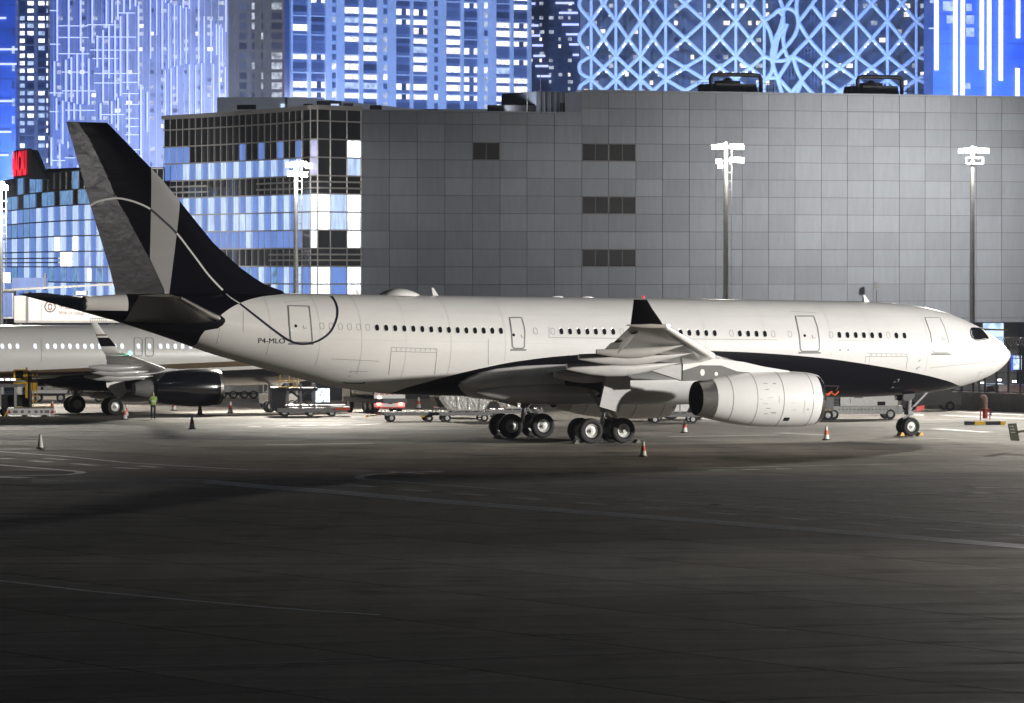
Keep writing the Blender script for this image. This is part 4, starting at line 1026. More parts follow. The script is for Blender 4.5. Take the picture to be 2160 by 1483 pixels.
# flat dollies
def dolly_parts(root_, L=3.4, W=1.7):
    MB().box((0, 0, .56), (L, W, .1)).box((0, -W / 2 + .05, .46), (L, .08, .14)).box((0, W / 2 - .05, .46), (L, .08, .14)).build('deck', M['mid_grey'], root_)
    for k in range(6): MB().cyl((-L / 2 + .3 + k * (L - .6) / 5, -W / 2 + .1, .64), (-L / 2 + .3 + k * (L - .6) / 5, W / 2 - .1, .64), .045).build('roller', M['steel'], root_)
    MB().bar((-L / 2, 0, .45), (-L / 2 - .9, 0, .35), .07).bar((-L / 2 - .9, 0, .35), (-L / 2 - 1.05, 0, .35), .14).build('drawbar', M['yellow'], root_)
    for x in (-L / 2 + .5, L / 2 - .5):
        MB().cyl((x, -W / 2 + .12, .24), (x, W / 2 - .12, .24), .04).build('axle', M['dark_metal'], root_)
        for y in (-W / 2 + .12, W / 2 - .12): inst('wheel', tiny_wheel, root_, (x, y, .24))
    for x in (-L / 2 + .08, L / 2 - .08):
        for y in (-W / 2 + .1, W / 2 - .1): MB().box((x, y, .68), (.07, .07, .12)).build('corner_stop', M['light_grey'], root_)
for px, py, rz, lb in [(862, 889, 10, 'empty flat baggage dolly with yellow drawbar behind the tank truck'), (978, 889, 12, 'flat dolly carrying a silver wrapped container behind the main wheels'), (1085, 884, 12, 'flat dolly half hidden behind the left main wheels'),
                       (1418, 892, 8, 'flat dolly visible beneath the near engine nozzle'), (1345, 888, 8, 'flat dolly behind the right main wheels')]:
    dolly_parts(root('flat_dolly', px, py, R(rz), lb, 'dolly', 'flat cargo dollies'))
# containers on the dollies
def container(px, py, z, rz, mt, label, L=3.1, H=1.6):
    c_ = tag(empty('cargo_container', gnd(px, py) + Vector((0, 0, z)), R(rz)), label, 'container')
    prof = [(-.32 * L, 0), (.32 * L, 0), (.5 * L, .45 * H), (.44 * L, H), (-.44 * L, H), (-.5 * L, .45 * H)]
    MB().prism([(x, -.75, q_) for x, q_ in prof], (0, 1.5, 0)).build('shell', mt, c_)
    MB().prism([(x * .86, -.757, .12 + q_ * .86) for x, q_ in prof], (0, -.012, 0)).build('side_sheet', mt, c_)
    MB().box((0, 0, .02), (.68 * L, 1.56, .08)).build('base_pallet', M['steel'], c_)
    for k in (-1, 0, 1): MB().bar((k * .7, -.775, .1), (k * .8, -.775, H * .95), .05, .02).build('strap', M['mid_grey'], c_)
    return c_
M['wrap'] = mat('plastic_wrap', (.62, .61, .58), .22, metal=.3, coat=.6, var=.35, scale=4, bump=.9, bscale=6)
M['olive'] = mat('olive_panel', (.075, .075, .05), .6, var=.2)
container(982, 889, .68, 12, M['wrap'], 'silver wrapped cargo container with angled lower edges on a dolly')
container(940, 880, .62, 12, M['olive'], 'dark olive cargo container partly behind the silver wrapped one', 1.9, 1.6)
container(1086, 884, .68, 12, M['wrap'], 'pale wrapped container behind the left main wheels', 2.2, 1.2)
container(1430, 892, .68, 8, M['white_matt'], 'white crate stack on the dolly beneath the engine nozzle', 1.3, 1.0)
# striped barrier behind the containers
t = root('striped_barrier', 1030, 878, R(10), 'black and yellow slatted barrier beside the silver container', 'barrier')
MB().box((0, 0, .95), (1.6, .08, .06)).box((0, 0, 2.05), (1.6, .08, .06)).box((-.75, 0, 1.0), (.07, .08, 2.0)).box((.75, 0, 1.0), (.07, .08, 2.0)).build('frame', M['dark_metal'], t)
for k in range(6): MB().prism([(-.7 + .22 * k, -.03, .98), (-.6 + .22 * k, -.03, .98), (-.5 + .22 * k, -.03, 2.02), (-.6 + .22 * k, -.03, 2.02)], (0, .05, 0)).build('slat', M['yellow'] if k % 2 else M['white_matt'], t)
# tractor behind the engine exhaust
t = root('baggage_tractor', 1440, 884, R(6), 'dark baggage tractor showing one wheel behind the engine nozzle', 'tractor')
MB().box((0, 0, .75), (2.6, 1.4, .6)).build('body', M['dark_metal'], t); MB().box((-.5, 0, 1.25), (1.2, 1.3, .5)).build('bonnet', M['dark_metal'], t)
MB().bar((.1, -.6, 1.0), (.1, -.6, 2.0), .06).bar((1.1, -.6, 1.0), (1.1, -.6, 2.0), .06).bar((.1, .6, 1.0), (.1, .6, 2.0), .06).bar((1.1, .6, 1.0), (1.1, .6, 2.0), .06).box((.6, 0, 2.02), (1.3, 1.4, .06)).build('canopy', M['mid_grey'], t)
for x in (-.8, .85):
    for y in (-.62, .62): inst('wheel', big_wheel, t, (x, y, .5))
# distant carts on the left
t = root('equipment_cart', 500, 841, R(5), 'white long cart with black and yellow signboard beyond the black engine', 'cart')
MB().box((0, 0, .75), (3.2, 1.2, .5)).build('body', M['white_matt'], t); MB().box((0, 0, .4), (3.0, 1.1, .2)).build('chassis', M['dark_metal'], t)
for x in (-1.1, -.3, .5, 1.2):
    for y in (-.5, .5): inst('wheel', small_wheel, t, (x, y, .32))
sb = MB().box((-.3, 0, 1.55), (1.9, .06, .62)).build('signboard', M['dark_metal'], t)
for x in (-1.1, .5): MB().box((x, -.035, 1.55), (.36, .02, .6)).build('end_panel', M['yellow'], sb)
for x in (-.55, -.05): MB().bar((x - .1, -.04, 1.4), (x + .12, -.04, 1.7), .07, .01).bar((x + .12, -.04, 1.4), (x - .1, -.04, 1.7), .07, .01).build('symbol', M['white_matt'], sb)
for x in (-1.0, .4): MB().bar((x, 0, .9), (x, 0, 1.3), .06).build('post', M['mid_grey'], t)
for px, lb in [(185, 'low white equipment cart behind the second aircraft main wheels'), (105, 'low white equipment cart behind the yellow loader')]:
    t = root('equipment_cart', px, 848, R(4), lb, 'cart')
    MB().box((0, 0, .75), (2.6, 1.2, .22)).build('deck', M['white_matt'], t); MB().box((.2, 0, .98), (1.3, .9, .2)).box((-.9, 0, 1.0), (.5, .6, .3)).build('load', M['light_grey'], t)
    MB().box((0, 0, .55), (2.2, .9, .2)).build('chassis', M['dark_metal'], t)
    for x in (-.8, .8):
        for y in (-.5, .5): inst('wheel', small_wheel, t, (x, y, .32))

# yellow cargo loader at the left edge
t = root('cargo_loader', 52, 878, R(5), 'yellow and grey cargo loader with ladder at the left edge', 'loader')
MB().box((.4, -.9, .32), (3.1, .35, .42)).build('front_bumper', M['white_matt'], t)
for x in (-1.0, 1.8): MB().prism([(x - .13, -1.085, .22), (x + .13, -1.085, .22), (x, -1.085, .46)], (0, -.006, 0)).build('warning_triangle', M['red'], t)
for x, w_ in [(-.6, .3), (-.15, .18), (.3, .14), (.75, .18), (1.1, .16), (1.45, .28)]: MB().box((x, -1.085, .32), (w_, .02, .18)).build('recess', M['mid_grey'], t)
MB().box((.6, -.3, .57), (2.6, .9, .08)).build('lower_platform', M['mid_grey'], t); MB().box((.6, -.5, .63), (2.5, .06, .06)).build('edge_rail', M['yellow'], t)
MB().box((-.9, .3, 1.0), (2.6, 1.6, .8)).build('engine_cabinet', M['dark_metal'], t)
MB().box((-1.0, -.2, 2.05), (2.2, 1.8, .16)).build('upper_platform', M['mid_grey'], t); MB().box((-1.0, -.3, 2.32), (2.1, 1.7, .08)).build('bridge_deck', M['light_grey'], t)
for x in (-1.6, -.6): MB().box((x, -.75, 1.35), (.16, .16, 1.5)).build('lift_column', M['light_grey'], t)
MB().cyl((.33, -.7, .6), (.33, -.7, 2.9), .14).build('lift_mast', M['dark_metal'], t)
MB().box((.12, -.72, 2.2), (.16, .14, 2.0)).build('mast_rail', M['yellow'], t)
MB().box((-.35, -.5, 2.6), (.75, .6, .95)).build('operator_cab', M['yellow'], t); MB().box((-.35, -.81, 2.75), (.5, .02, .5)).build('cab_window', M['glass_dark'], t)
MB().bar((.55, -.8, .6), (.55, -.8, 3.1), .05).bar((.8, -.8, .9), (.8, -.8, 3.1), .05).build('ladder_rail', M['yellow'], t)
for k in range(7): MB().bar((.55, -.8, 1.0 + .33 * k), (.8, -.8, 1.0 + .33 * k), .045).build('rung', M['yellow'], t)
MB().box((.62, -.6, 1.95), (.4, .4, .5)).build('hydraulic_tank', M['yellow'], t)
MB().bar((-1.1, -1.0, .5), (-1.35, -1.3, -.0), .07).build('stabiliser', M['yellow'], t)
M['lamp_soft'] = emit('equipment_lamp', (.9, .95, 1.0), 5)
for x in (-1.5, -1.1, -.75): MB().box((x, -1.05, 2.42), (.28, .05, .1)).build('lamp', M['lamp_soft'], t)
for x in (-1.3, 0, 1.3):
    for y in (-.5, .7): inst('wheel', small_wheel, t, (x, y, .32))

# white van beyond the nose gear
t = root('white_van', 1955, 866, R(10), 'white van partly hidden behind the nose gear', 'van')
MB().prism([(-2, -.9, .4), (2.2, -.9, .4), (2.2, -.9, 1.1), (1.6, -.9, 1.25), (1.1, -.9, 2.0), (-2, -.9, 2.05)], (0, 1.8, 0)).build('body', M['white_matt'], t)
MB().box((.3, -.91, 1.6), (1.0, .02, .5)).build('window', M['glass_dark'], t)
for x in (-1.3, 1.4):
    for y in (-.85, .85): inst('wheel', small_wheel, t, (x, y, .32))

# ------------------------------------------------------------------ hydrant, kerb blocks, slotted panel
t = root('fire_hydrant', 2078, 886, 0, 'faded red pipe hydrant with elbow top beyond the nose', 'hydrant')
MB().lathe([(0, .16), (.5, .15), (.55, .22), (.6, .22)], (0, 0, .1), 'Z', 16).build('stem', M['red'], t, smooth=True)
M['faded_red'] = mat('faded_red', (.33, .17, .14), .6, var=.2, scale=6)
MB().lathe([(.7, .22), (.75, .16), (1.1, .15), (1.15, .18), (1.2, .15)], (0, 0, 0), 'Z', 16).build('riser', M['faded_red'], t, smooth=True)
MB().tube([(0, 0, 1.18), (0, 0, 1.36), (-.07, 0, 1.46), (-.2, 0, 1.48), (-.26, 0, 1.42)], [.16, .17, .17, .15, .15], 12).build('elbow', M['faded_red'], t, smooth=True)
MB().bar((-.3, 0, .0), (-.3, 0, .72), .06).bar((.3, 0, .0), (.3, 0, .72), .06).bar((-.3, 0, .7), (.3, 0, .7), .06).build('guard_frame', M['red'], t)
MB().lathe([(0, .12), (.06, .12), (.07, .02)], (.34, 0, .4), 'X', 12).build('valve_wheel', M['mid_grey'], t)
for k, (x0, x1, lb) in enumerate([(2034, 2078, 'black and yellow kerb block left of the hydrant'), (2079, 2121, 'black and yellow kerb block right of the hydrant')]):
    a, b2 = gnd(x0, 896), gnd(x1, 896); kb = tag(empty('kerb_block', (a + b2) / 2), lb, 'kerb', 'kerb blocks at the hydrant'); L = (b2 - a).length
    for j in range(4): MB().box((-L / 2 + L * (j + .5) / 4, 0, .11), (L / 4 - .004, .28, .22)).build('segment', M['yellow'] if j in (2, 3) and (k or j) and j == 3 or j == 2 and k == 0 else M['dark_metal'], kb)
p = gnd(2142, 950)
t = tag(empty('slotted_panel_stand', p), 'dark slotted metal panel on a bracket at the right edge', 'stand')
pn = MB().prism([(-.42, 0, 1.42), (.05, 0, 1.45), (.22, 0, .50), (-.25, 0, .52)], (0, .08, 0)).build('panel', M['olive'], t)
for k in range(3): MB().box((-.2 + .035 * k, -.012, 1.28 - .16 * k), (.24, .02, .05)).build('slot', M['light_grey'], pn)
MB().bar((.1, .04, .98), (.55, .04, 1.05), .12).bar((.55, .04, 1.05), (1.4, .04, 1.2), .14).build('bracket', M['olive'], t)
MB().bar((1.4, .04, 1.3), (1.4, .04, 0), .12).box((1.4, .04, .04), (1.0, .9, .08)).build('post', M['olive'], t)

# ------------------------------------------------------------------ cones
cone_p = {}
cm = MB().lathe([(.05, .17), (.30, .135), (.55, .09), (.78, .055), (.80, .02), (.80, .001)], (0, 0, 0), 'Z', 20, mis=[0, 1, 0, 2, 2]).mesh('cone_body', [M['white_matt'], M['orange'], M['dark_metal']], smooth=True)
cb = MB().prism([(.25 * math.cos(a), .25 * math.sin(a), 0) for a in [2 * math.pi * (k + .5) / 8 for k in range(8)]], (0, 0, .06)).mesh('cone_base', M['dark_metal'])
cmw = MB().lathe([(.05, .17), (.78, .055), (.80, .02), (.80, .001)], (0, 0, 0), 'Z', 20, mis=[0, 2, 2]).mesh('cone_body', [M['white_matt'], M['orange'], M['dark_metal']], smooth=True)
for px, py, lb in [(85, 946, 'plain white cone alone in the dark left foreground'), (405, 905, 'striped cone nearest the camera below the black engine'), (263, 885, 'striped cone in front of the second aircraft main wheels'), (266, 878, 'striped cone just behind another by the second aircraft wheels'),
                   (367, 866, 'cone half hidden under the black engine'), (422, 875, 'striped cone below the front of the black engine'), (486, 872, 'striped cone right of the black engine inlet'), (883, 862, 'striped cone behind the empty dolly and tank truck'),
                   (1444, 913, 'striped cone below the near engine nozzle'), (1357, 963, 'striped cone in front of the right main wheels'), (1743, 928, 'striped cone between the near engine and the nose wheel'), (110, 868, 'dark cone right of the yellow loader')]:
    c_ = tag(empty('traffic_cone', gnd(px, py)), lb, 'traffic cone', 'traffic cones round the aircraft')
    inst('body', cmw if px == 85 else cm, c_); inst('base', cb, c_)
# ------------------------------------------------------------------ chocks
ck = MB().prism([(-.16, 0, 0), (.16, 0, 0), (.05, 0, .2), (-.05, 0, .2)], (0, .5, 0))
ckm = ck.mesh('chock', M['yellow']); ckg = ck.mesh('chock', M['concrete'])
for s, l, me, lb in [(6.67 + .62, .55, ckm, 'yellow chock behind the nose wheel'), (6.67 - .62, .55, ckm, 'yellow chock in front of the nose wheel'), (30.75, 6.3, ckg, 'pale concrete chock behind the right main wheels'), (30.75, -4.2, ckg, 'pale concrete chock behind the left main wheels'), (26.98, 6.3, ckg, 'chock in front of the right main wheels')]:
    w_ = ACM @ B(s, l, 0); o = inst('wheel_chock', me, None, (w_.x, w_.y, 0.0), (0, 0, TH)); tag(o, lb, 'chock', 'wheel chocks')

# ------------------------------------------------------------------ ground crew
def person(px, py, rz):
    me = bpy.data.meshes.new('body')
    V = [(0, 0, .95), (0, 0, 1.18), (0, 0, 1.40), (0, 0, 1.50), (0, .01, 1.60), (0, .02, 1.72),      # 0-5 spine, head
         (.19, 0, 1.41), (.25, .02, 1.14), (.27, .10, .90), (-.19, 0, 1.41), (-.25, .02, 1.14), (-.22, .14, .92),
         (.10, 0, .90), (.11, .03, .50), (.12, -.02, .08), (.13, .12, .03), (-.10, 0, .90), (-.10, .01, .50), (-.11, -.04, .08), (-.11, .10, .03)]
    E_ = [(0, 1), (1, 2), (2, 3), (3, 4), (4, 5), (2, 6), (6, 7), (7, 8), (2, 9), (9, 10), (10, 11), (0, 12), (12, 13), (13, 14), (14, 15), (0, 16), (16, 17), (17, 18), (18, 19)]
    RD = [.15, .16, .17, .06, .095, .085, .075, .052, .042, .075, .052, .042, .095, .065, .045, .045, .095, .065, .045, .045]
    me.from_pydata(V, E_, []); ob = bpy.data.objects.new('body', me); col.objects.link(ob)
    sk = ob.modifiers.new('skin', 'SKIN'); sb_ = ob.modifiers.new('sub', 'SUBSURF'); sb_.levels = 2; sb_.render_levels = 2
    for k, v in enumerate(me.skin_vertices[0].data): v.radius = (RD[k], RD[k]); v.use_root = (k == 0)
    dg = bpy.context.evaluated_depsgraph_get(); m2 = bpy.data.meshes.new_from_object(ob.evaluated_get(dg)); bpy.data.objects.remove(ob)
    m2.materials.clear()
    for m_ in (mat('trousers', (.02, .022, .03), .8), mat('hi_vis_vest', (.28, .42, .10), .6), mat('skin_tone', (.45, .28, .2), .5), mat('hair', (.01, .01, .01), .6), M['dark_metal']): m2.materials.append(m_)
    for f_ in m2.polygons:
        z, x = f_.center.z, abs(f_.center.x)
        f_.material_index = 3 if z > 1.70 or (z > 1.6 and f_.center.y < -.02) else 2 if z > 1.5 else 1 if z > .93 and x < .2 else 2 if x > .2 and z < 1.0 and z > .8 else 1 if z > 1.25 else 0 if z > .09 else 4
        f_.use_smooth = True
    p = tag(empty('person', gnd(px, py), rz), 'person in a yellow-green safety vest and dark trousers standing by the black engine', 'person')
    b_ = bpy.data.objects.new('body', m2); link(b_, p)
    MB().box((0, 0, 1.18), (.37, .36, .05)).build('vest_stripe', M['white_matt'], p)
person(323, 885, R(200))

# ================================================================== BUILDINGS
def vplane(px, Y, ang):
    """vertical plane through the pixel column px at depth Y, running at ang; returns pixel -> point and the unit vectors"""
    p0 = at(px, HOR, Y); d = Vector((math.cos(ang), math.sin(ang), 0)); n = Vector((math.sin(ang), -math.cos(ang), 0))
    def f(x, y):
        r = ray(x, y); o = Vector((0, 0, CH)); t = (p0 - o).dot(n) / r.dot(n); return o + r * t
    return f, d, n
def quadbox(a, b, z0, z1, n, th, mi=0, mb=None):
    """upright slab between ground points a and b, from z0 to z1, th thick away from the viewer"""
    mb = mb or MB(); a = Vector((a.x, a.y, 0)); b = Vector((b.x, b.y, 0))
    k = -n * th
    vs = [a, b, b + k, a + k]
    return mb.add([v + Vector((0, 0, z)) for z in (z0, z1) for v in vs], [(3, 2, 1, 0), (4, 5, 6, 7), (0, 1, 5, 4), (1, 2, 6, 5), (2, 3, 7, 6), (3, 0, 4, 7)], mi)

# ------------------------------------------------------------------ grey panelled building
GW, gd, gn = vplane(1080, 432, R(25.5))
M['panel'] = mat('aluminium_panel', (.255, .285, .34), .55, metal=.2, var=.07, scale=1.1, rnd_obj=.11, bump=.05, bscale=3, stretch=(3, 3, .5))
M['panel_back'] = mat('panel_joint_dark', (.08, .082, .088), .8)
gb = tag(empty('panelled_building', GW(1450, 866) * 1.0), 'large grey metal-panelled building with louvred vents behind the airliner', 'building')
gb.location = (GW(1450, 866).x, GW(1450, 866).y, 0)
OFF = Vector(gb.location)
class Sub(MB):
    def at_(s, o): s.v = [tuple(Vector(p) - o) for p in s.v]; return s
def gput(mb, name, mt, parent=gb, smooth=False, o=None):
    o = OFF if o is None else o
    mb.v = [tuple(Vector(p) - o) for p in mb.v]
    return mb.build(name, mt, parent, smooth)
cols_px = [762.4, 820.7, 879.4, 937.8, 996, 1054, 1111, 1169, 1226.7, 1283, 1340.6, 1397, 1453.4, 1509.4, 1565, 1620.6, 1676.2, 1732, 1786.7, 1841.6, 1896.3, 1950.5, 2004.7, 2058.6, 2112.3, 2165, 2217]
zref = GW(820.7, 298.4).z; DZ = (GW(820.7, 298.4).z - GW(820.7, 411.8).z) / 3
z_lo = GW(2100, 680).z
zt_left = GW(900, 236).z; zt_right = GW(1500, 197).z
A_, B_, C_ = GW(762.4, 500), GW(1226.7, 500), GW(2217, 500)
wall = MB(); quadbox(A_, B_, 0.0, zt_left, gn, 14, 0, wall); quadbox(B_ , C_, z_lo, zt_right, gn, 14, 0, wall); quadbox(B_, GW(1690, 500), 0, z_lo, gn, 13.5, 0, wall)
gput(wall, 'wall_core', M['panel_back'])
M['louvre'] = mat('louvre_slat', (.055, .057, .062), .6)
vents = {(4, 0): 1, (8, 0): 1, (9, 0): 1, (8, 3): 1, (9, 3): 1, (8, 6): 1, (9, 6): 1}      # (column, rows below the reference joint)
def panel(a, b, z0, z1):
    g_ = gd * .018
    return quadbox(a + gn * .05 + g_, b + gn * .05 - g_, z0 + .018, z1 - .018, gn, .045)
lower = MB(); npan = 0
for i in range(len(cols_px) - 1):
    a, b = GW(cols_px[i], 500), GW(cols_px[i + 1], 500); top = zt_left if i < 8 else zt_right
    for k in range(-4, 12):
        z1, z0 = zref - DZ * k, zref - DZ * (k + 1)
        if z0 >= top - .05: continue
        z1 = min(z1, top); z0 = max(z0, z_lo)
        if z1 - z0 < .1: continue
        if (i, k) in vents:
            vt = empty('louvre_vent', ((a + b) / 2 + Vector((0, 0, 0))) - OFF); vt.parent = gb; vo = OFF + Vector(vt.location)
            h = z1 - z0; md = (a + b) / 2
            bkm = quadbox(a + gn * .0 + gd * .02, b + gn * .0 - gd * .02, z0 + .02, z1 - .02, gn, .03); gput(bkm, 'vent_backing', M['void'], vt, o=vo)
            fr = MB()
            for p_, q_ in ((a, a + gd * .07), (b - gd * .07, b), (md - gd * .03, md + gd * .03)): quadbox(p_ + gn * .06, q_ + gn * .06, z0, z1, gn, .06, 0, fr)
            quadbox(a + gn * .06, b + gn * .06, z0, z0 + .06, gn, .055, 0, fr); quadbox(a + gn * .06, b + gn * .06, z1 - .06, z1, gn, .055, 0, fr)
            gput(fr, 'vent_frame', M['mid_grey'], vt, o=vo)
            for j in range(9):
                zz = z0 + .12 + (h - .2) * j / 9
                a0, b0 = Vector((a.x, a.y, 0)), Vector((b.x, b.y, 0))
                sl = MB().add([a0 + gd * .08 + gn * .045 + Vector((0, 0, zz)), b0 - gd * .08 + gn * .045 + Vector((0, 0, zz)), b0 - gd * .08 + gn * .01 + Vector((0, 0, zz + .1)), a0 + gd * .08 + gn * .01 + Vector((0, 0, zz + .1))], [(0, 1, 2, 3)])
                gput(sl, 'slat', M['louvre'], vt, o=vo)
            continue
        pm = panel(a, b, z0, z1)
        if z1 < 7.4 and i < 16 or i == len(cols_px) - 2 or npan >= 299:
            lower.add(pm.v, pm.f)
        else:
            gput(pm, 'panel', M['panel']); npan += 1
gput(lower, 'panel_field', M['panel'])['kind'] = 'stuff'
cop = MB(); quadbox(A_ + gn * .12, B_ + gn * .12, zt_left, zt_left + .12, gn, 1.0, 0, cop); quadbox(B_ + gn * .12, C_ + gn * .12, zt_right, zt_right + .14, gn, 1.0, 0, cop)
gput(cop, 'coping', M['panel'])
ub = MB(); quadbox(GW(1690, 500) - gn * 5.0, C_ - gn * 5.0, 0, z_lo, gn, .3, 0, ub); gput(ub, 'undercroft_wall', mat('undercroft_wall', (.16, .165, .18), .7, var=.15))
uw = MB(); quadbox(GW(2142, 500) - gn * 4.95, GW(2185, 500) - gn * 4.95, GW(2150, 730).z, GW(2150, 683).z, gn, .04, 0, uw); gput(uw, 'lit_window', emit('shop_light', (.55, .75, 1), 1.5, var=.5, scale=1.2))
for px in (2070, 2082):
    p_ = GW(px, 500) - gn * 1.0; gput(MB().cyl((p_.x, p_.y, 0), (p_.x, p_.y, z_lo), .16), 'column', M['light_grey'])
# roof plant room, dark roof wall and lower roof beyond
RP, rd, rn = vplane(1130, 436, R(25.5))
pr = MB(); quadbox(RP(1131, 300), RP(1216, 300), zt_left - .2, RP(1131, 193).z, gn, 6, 0, pr); prm = gput(pr, 'plant_room', M['panel'])
for k in range(7):
    xx = 1137 + 12 * k; gput(quadbox(RP(xx, 300) + gn * .03, RP(xx + .9, 300) + gn * .03, zt_left, RP(1131, 195).z, gn, .04), 'cladding_rib', M['mid_grey'], prm)
gput(quadbox(RP(1181, 300) + gn * .02, RP(1198, 300) + gn * .02, zt_left, RP(1190, 217).z, gn, .05), 'doorway', M['void'], prm)
gput(quadbox(RP(1033, 300), RP(1131, 300), zt_left - .1, RP(1080, 222).z, gn, .4), 'dark_roof_wall', M['dark_metal'])
for x in (1112, 1140): p_ = RP(x, 250); gput(MB().cyl((p_.x, p_.y, zt_left), (p_.x, p_.y, RP(x, 195 if x == 1112 else 140).z), .03, .02, 6), 'lightning_rod', M['mid_grey'])
# cooling units with pipe loops
def cooler(px0, px1, pyt, label):
    t = tag(empty('cooling_tower', GW((px0 + px1) / 2, 500) - gn * 4 * 1.0), label, 'cooling unit', 'rooftop cooling units'); t.location.z = zt_right
    f, d, n = vplane((px0 + px1) / 2, GW((px0 + px1) / 2, 500).y + 4, R(25.5))
    P = lambda x, y: f(x, y) - Vector(t.location)
    w = px1 - px0; zt_ = P(px0, pyt).z; dm_ = M['dark_metal']
    L = lambda x: Vector((P(x, 200).x, P(x, 200).y, 0))
    MB().loft([[L(px0 + w * .22) - n * -.0 + Vector((0, 0, 0)), L(px0 + w * .80), L(px0 + w * .80) - n * 3, L(px0 + w * .22) - n * 3], [v + Vector((0, 0, zt_ * .55)) for v in [L(px0 + w * .25), L(px0 + w * .77), L(px0 + w * .77) - n * 3, L(px0 + w * .25) - n * 3]]]).build('unit_body', dm_, t)
    c0 = (L(px0 + w * .36) + L(px0 + w * .66)) / 2 - n * 1.5; rr_ = (L(px0 + w * .66) - L(px0 + w * .36)).length / 2
    MB().lathe([(zt_ * .5, rr_ * 1.05), (zt_ * .66, rr_), (zt_ * .7, rr_ * 1.1), (zt_ * .72, rr_ * .4), (zt_ * .85, rr_ * .12)], (c0.x, c0.y, 0), 'Z', 20).build('fan_stack', dm_, t)
    zz = lambda k: Vector((0, 0, k))
    MB().tube([L(px0 + w * .17) + zz(0), L(px0 + w * .17) + zz(zt_ * .8), L(px0 + w * .19) + zz(zt_ * .93), L(px0 + w * .24) + zz(zt_ * .97), L(px0 + w * .74) + zz(zt_ * .97), L(px0 + w * .81) + zz(zt_ * .93), L(px0 + w * .83) + zz(zt_ * .8), L(px0 + w * .83) + zz(0)], .16, 10).build('pipe_loop', dm_, t, smooth=True)
    for fx_ in (.0, .08, .92, 1.0): MB().bar(L(px0 + w * fx_), L(px0 + w * fx_) + zz(zt_ * .6), .05).build('rail_post', M['mid_grey'], t)
    for h in (.3, .58): MB().bar(L(px0) + zz(zt_ * h), L(px0 + w * .15) + zz(zt_ * h), .04).bar(L(px0 + w * .86) + zz(zt_ * h), L(px1) + zz(zt_ * h), .04).build('rail', M['mid_grey'], t)
    MB().box((0, -.3, .12), (w * .033, 2.5, .26)).build('plinth', M['mid_grey'], t)
cooler(1472, 1632, 155, 'left of the two dark rooftop cooling units with pipe loop'); cooler(1785, 1926, 160, 'right of the two dark rooftop cooling units with pipe loop')
# camera on a short pole at the wall
p_ = GW(1833, 640) + gn * 1.2
t = tag(empty('security_camera', (p_.x, p_.y, 0)), 'small security camera on a pole above the forward fuselage', 'camera')
MB().cyl((0, 0, 0), (0, 0, GW(1833, 612).z), .05).build('post', M['mid_grey'], t); MB().box((0, -.1, GW(1833, 602).z), (.22, .4, .5)).build('housing', M['light_grey'], t)

# pale lower roof building behind
LB = tag(empty('roof_block', at(700, 560, 560)), 'pale flat-roofed block with small windows behind the glass building', 'building'); LB.location.z = 0
lo = Vector(LB.location)
M['pale_wall'] = mat('pale_render', (.5, .52, .56), .8, var=.1, scale=.3)
def flat(px0, y0, px1, y1, Y, th=10): return MB().add([at(px0, y0, Y), at(px1, y0, Y), at(px1, y1, Y), at(px0, y1, Y)] + [v + Vector((0, th, 0)) for v in (at(px0, y0, Y), at(px1, y0, Y), at(px1, y1, Y), at(px0, y1, Y))], [(0, 1, 2, 3), (7, 6, 5, 4), (0, 4, 5, 1), (1, 5, 6, 2), (2, 6, 7, 3), (3, 7, 4, 0)])
gput(flat(458, 205, 606, 620, 562), 'wall', M['pale_wall'], LB, o=lo); gput(flat(606, 230, 1120, 620, 564), 'wall', M['pale_wall'], LB, o=lo)
gput(flat(500, 221, 540, 231, 561.9, .1), 'window_band', M['glass_dark'], LB, o=lo); gput(flat(592, 219, 600, 234, 561.9, .1), 'lit_window', emit('stair_light', (.6, .75, 1), 1.2), LB, o=lo)
sr = MB().prism([at(606, 205, 560), at(640, 205, 560), at(900, 232, 560), at(900, 236, 560), at(606, 236, 560)], (0, 6, 0)); gput(sr, 'sloping_roof', M['pale_wall'], LB, o=lo)
for x0, x1, y0, y1 in [(668, 720, 213, 226), (724, 745, 218, 229), (780, 805, 222, 232), (640, 660, 219, 229)]: gput(flat(x0, y0, x1, y1, 559.9, .1), 'window', M['glass_dark'], LB, o=lo)
gput(flat(698, 219, 715, 226, 559.8, .05), 'lit_window', emit('stair_light2', (.6, .75, 1), .9), LB, o=lo)

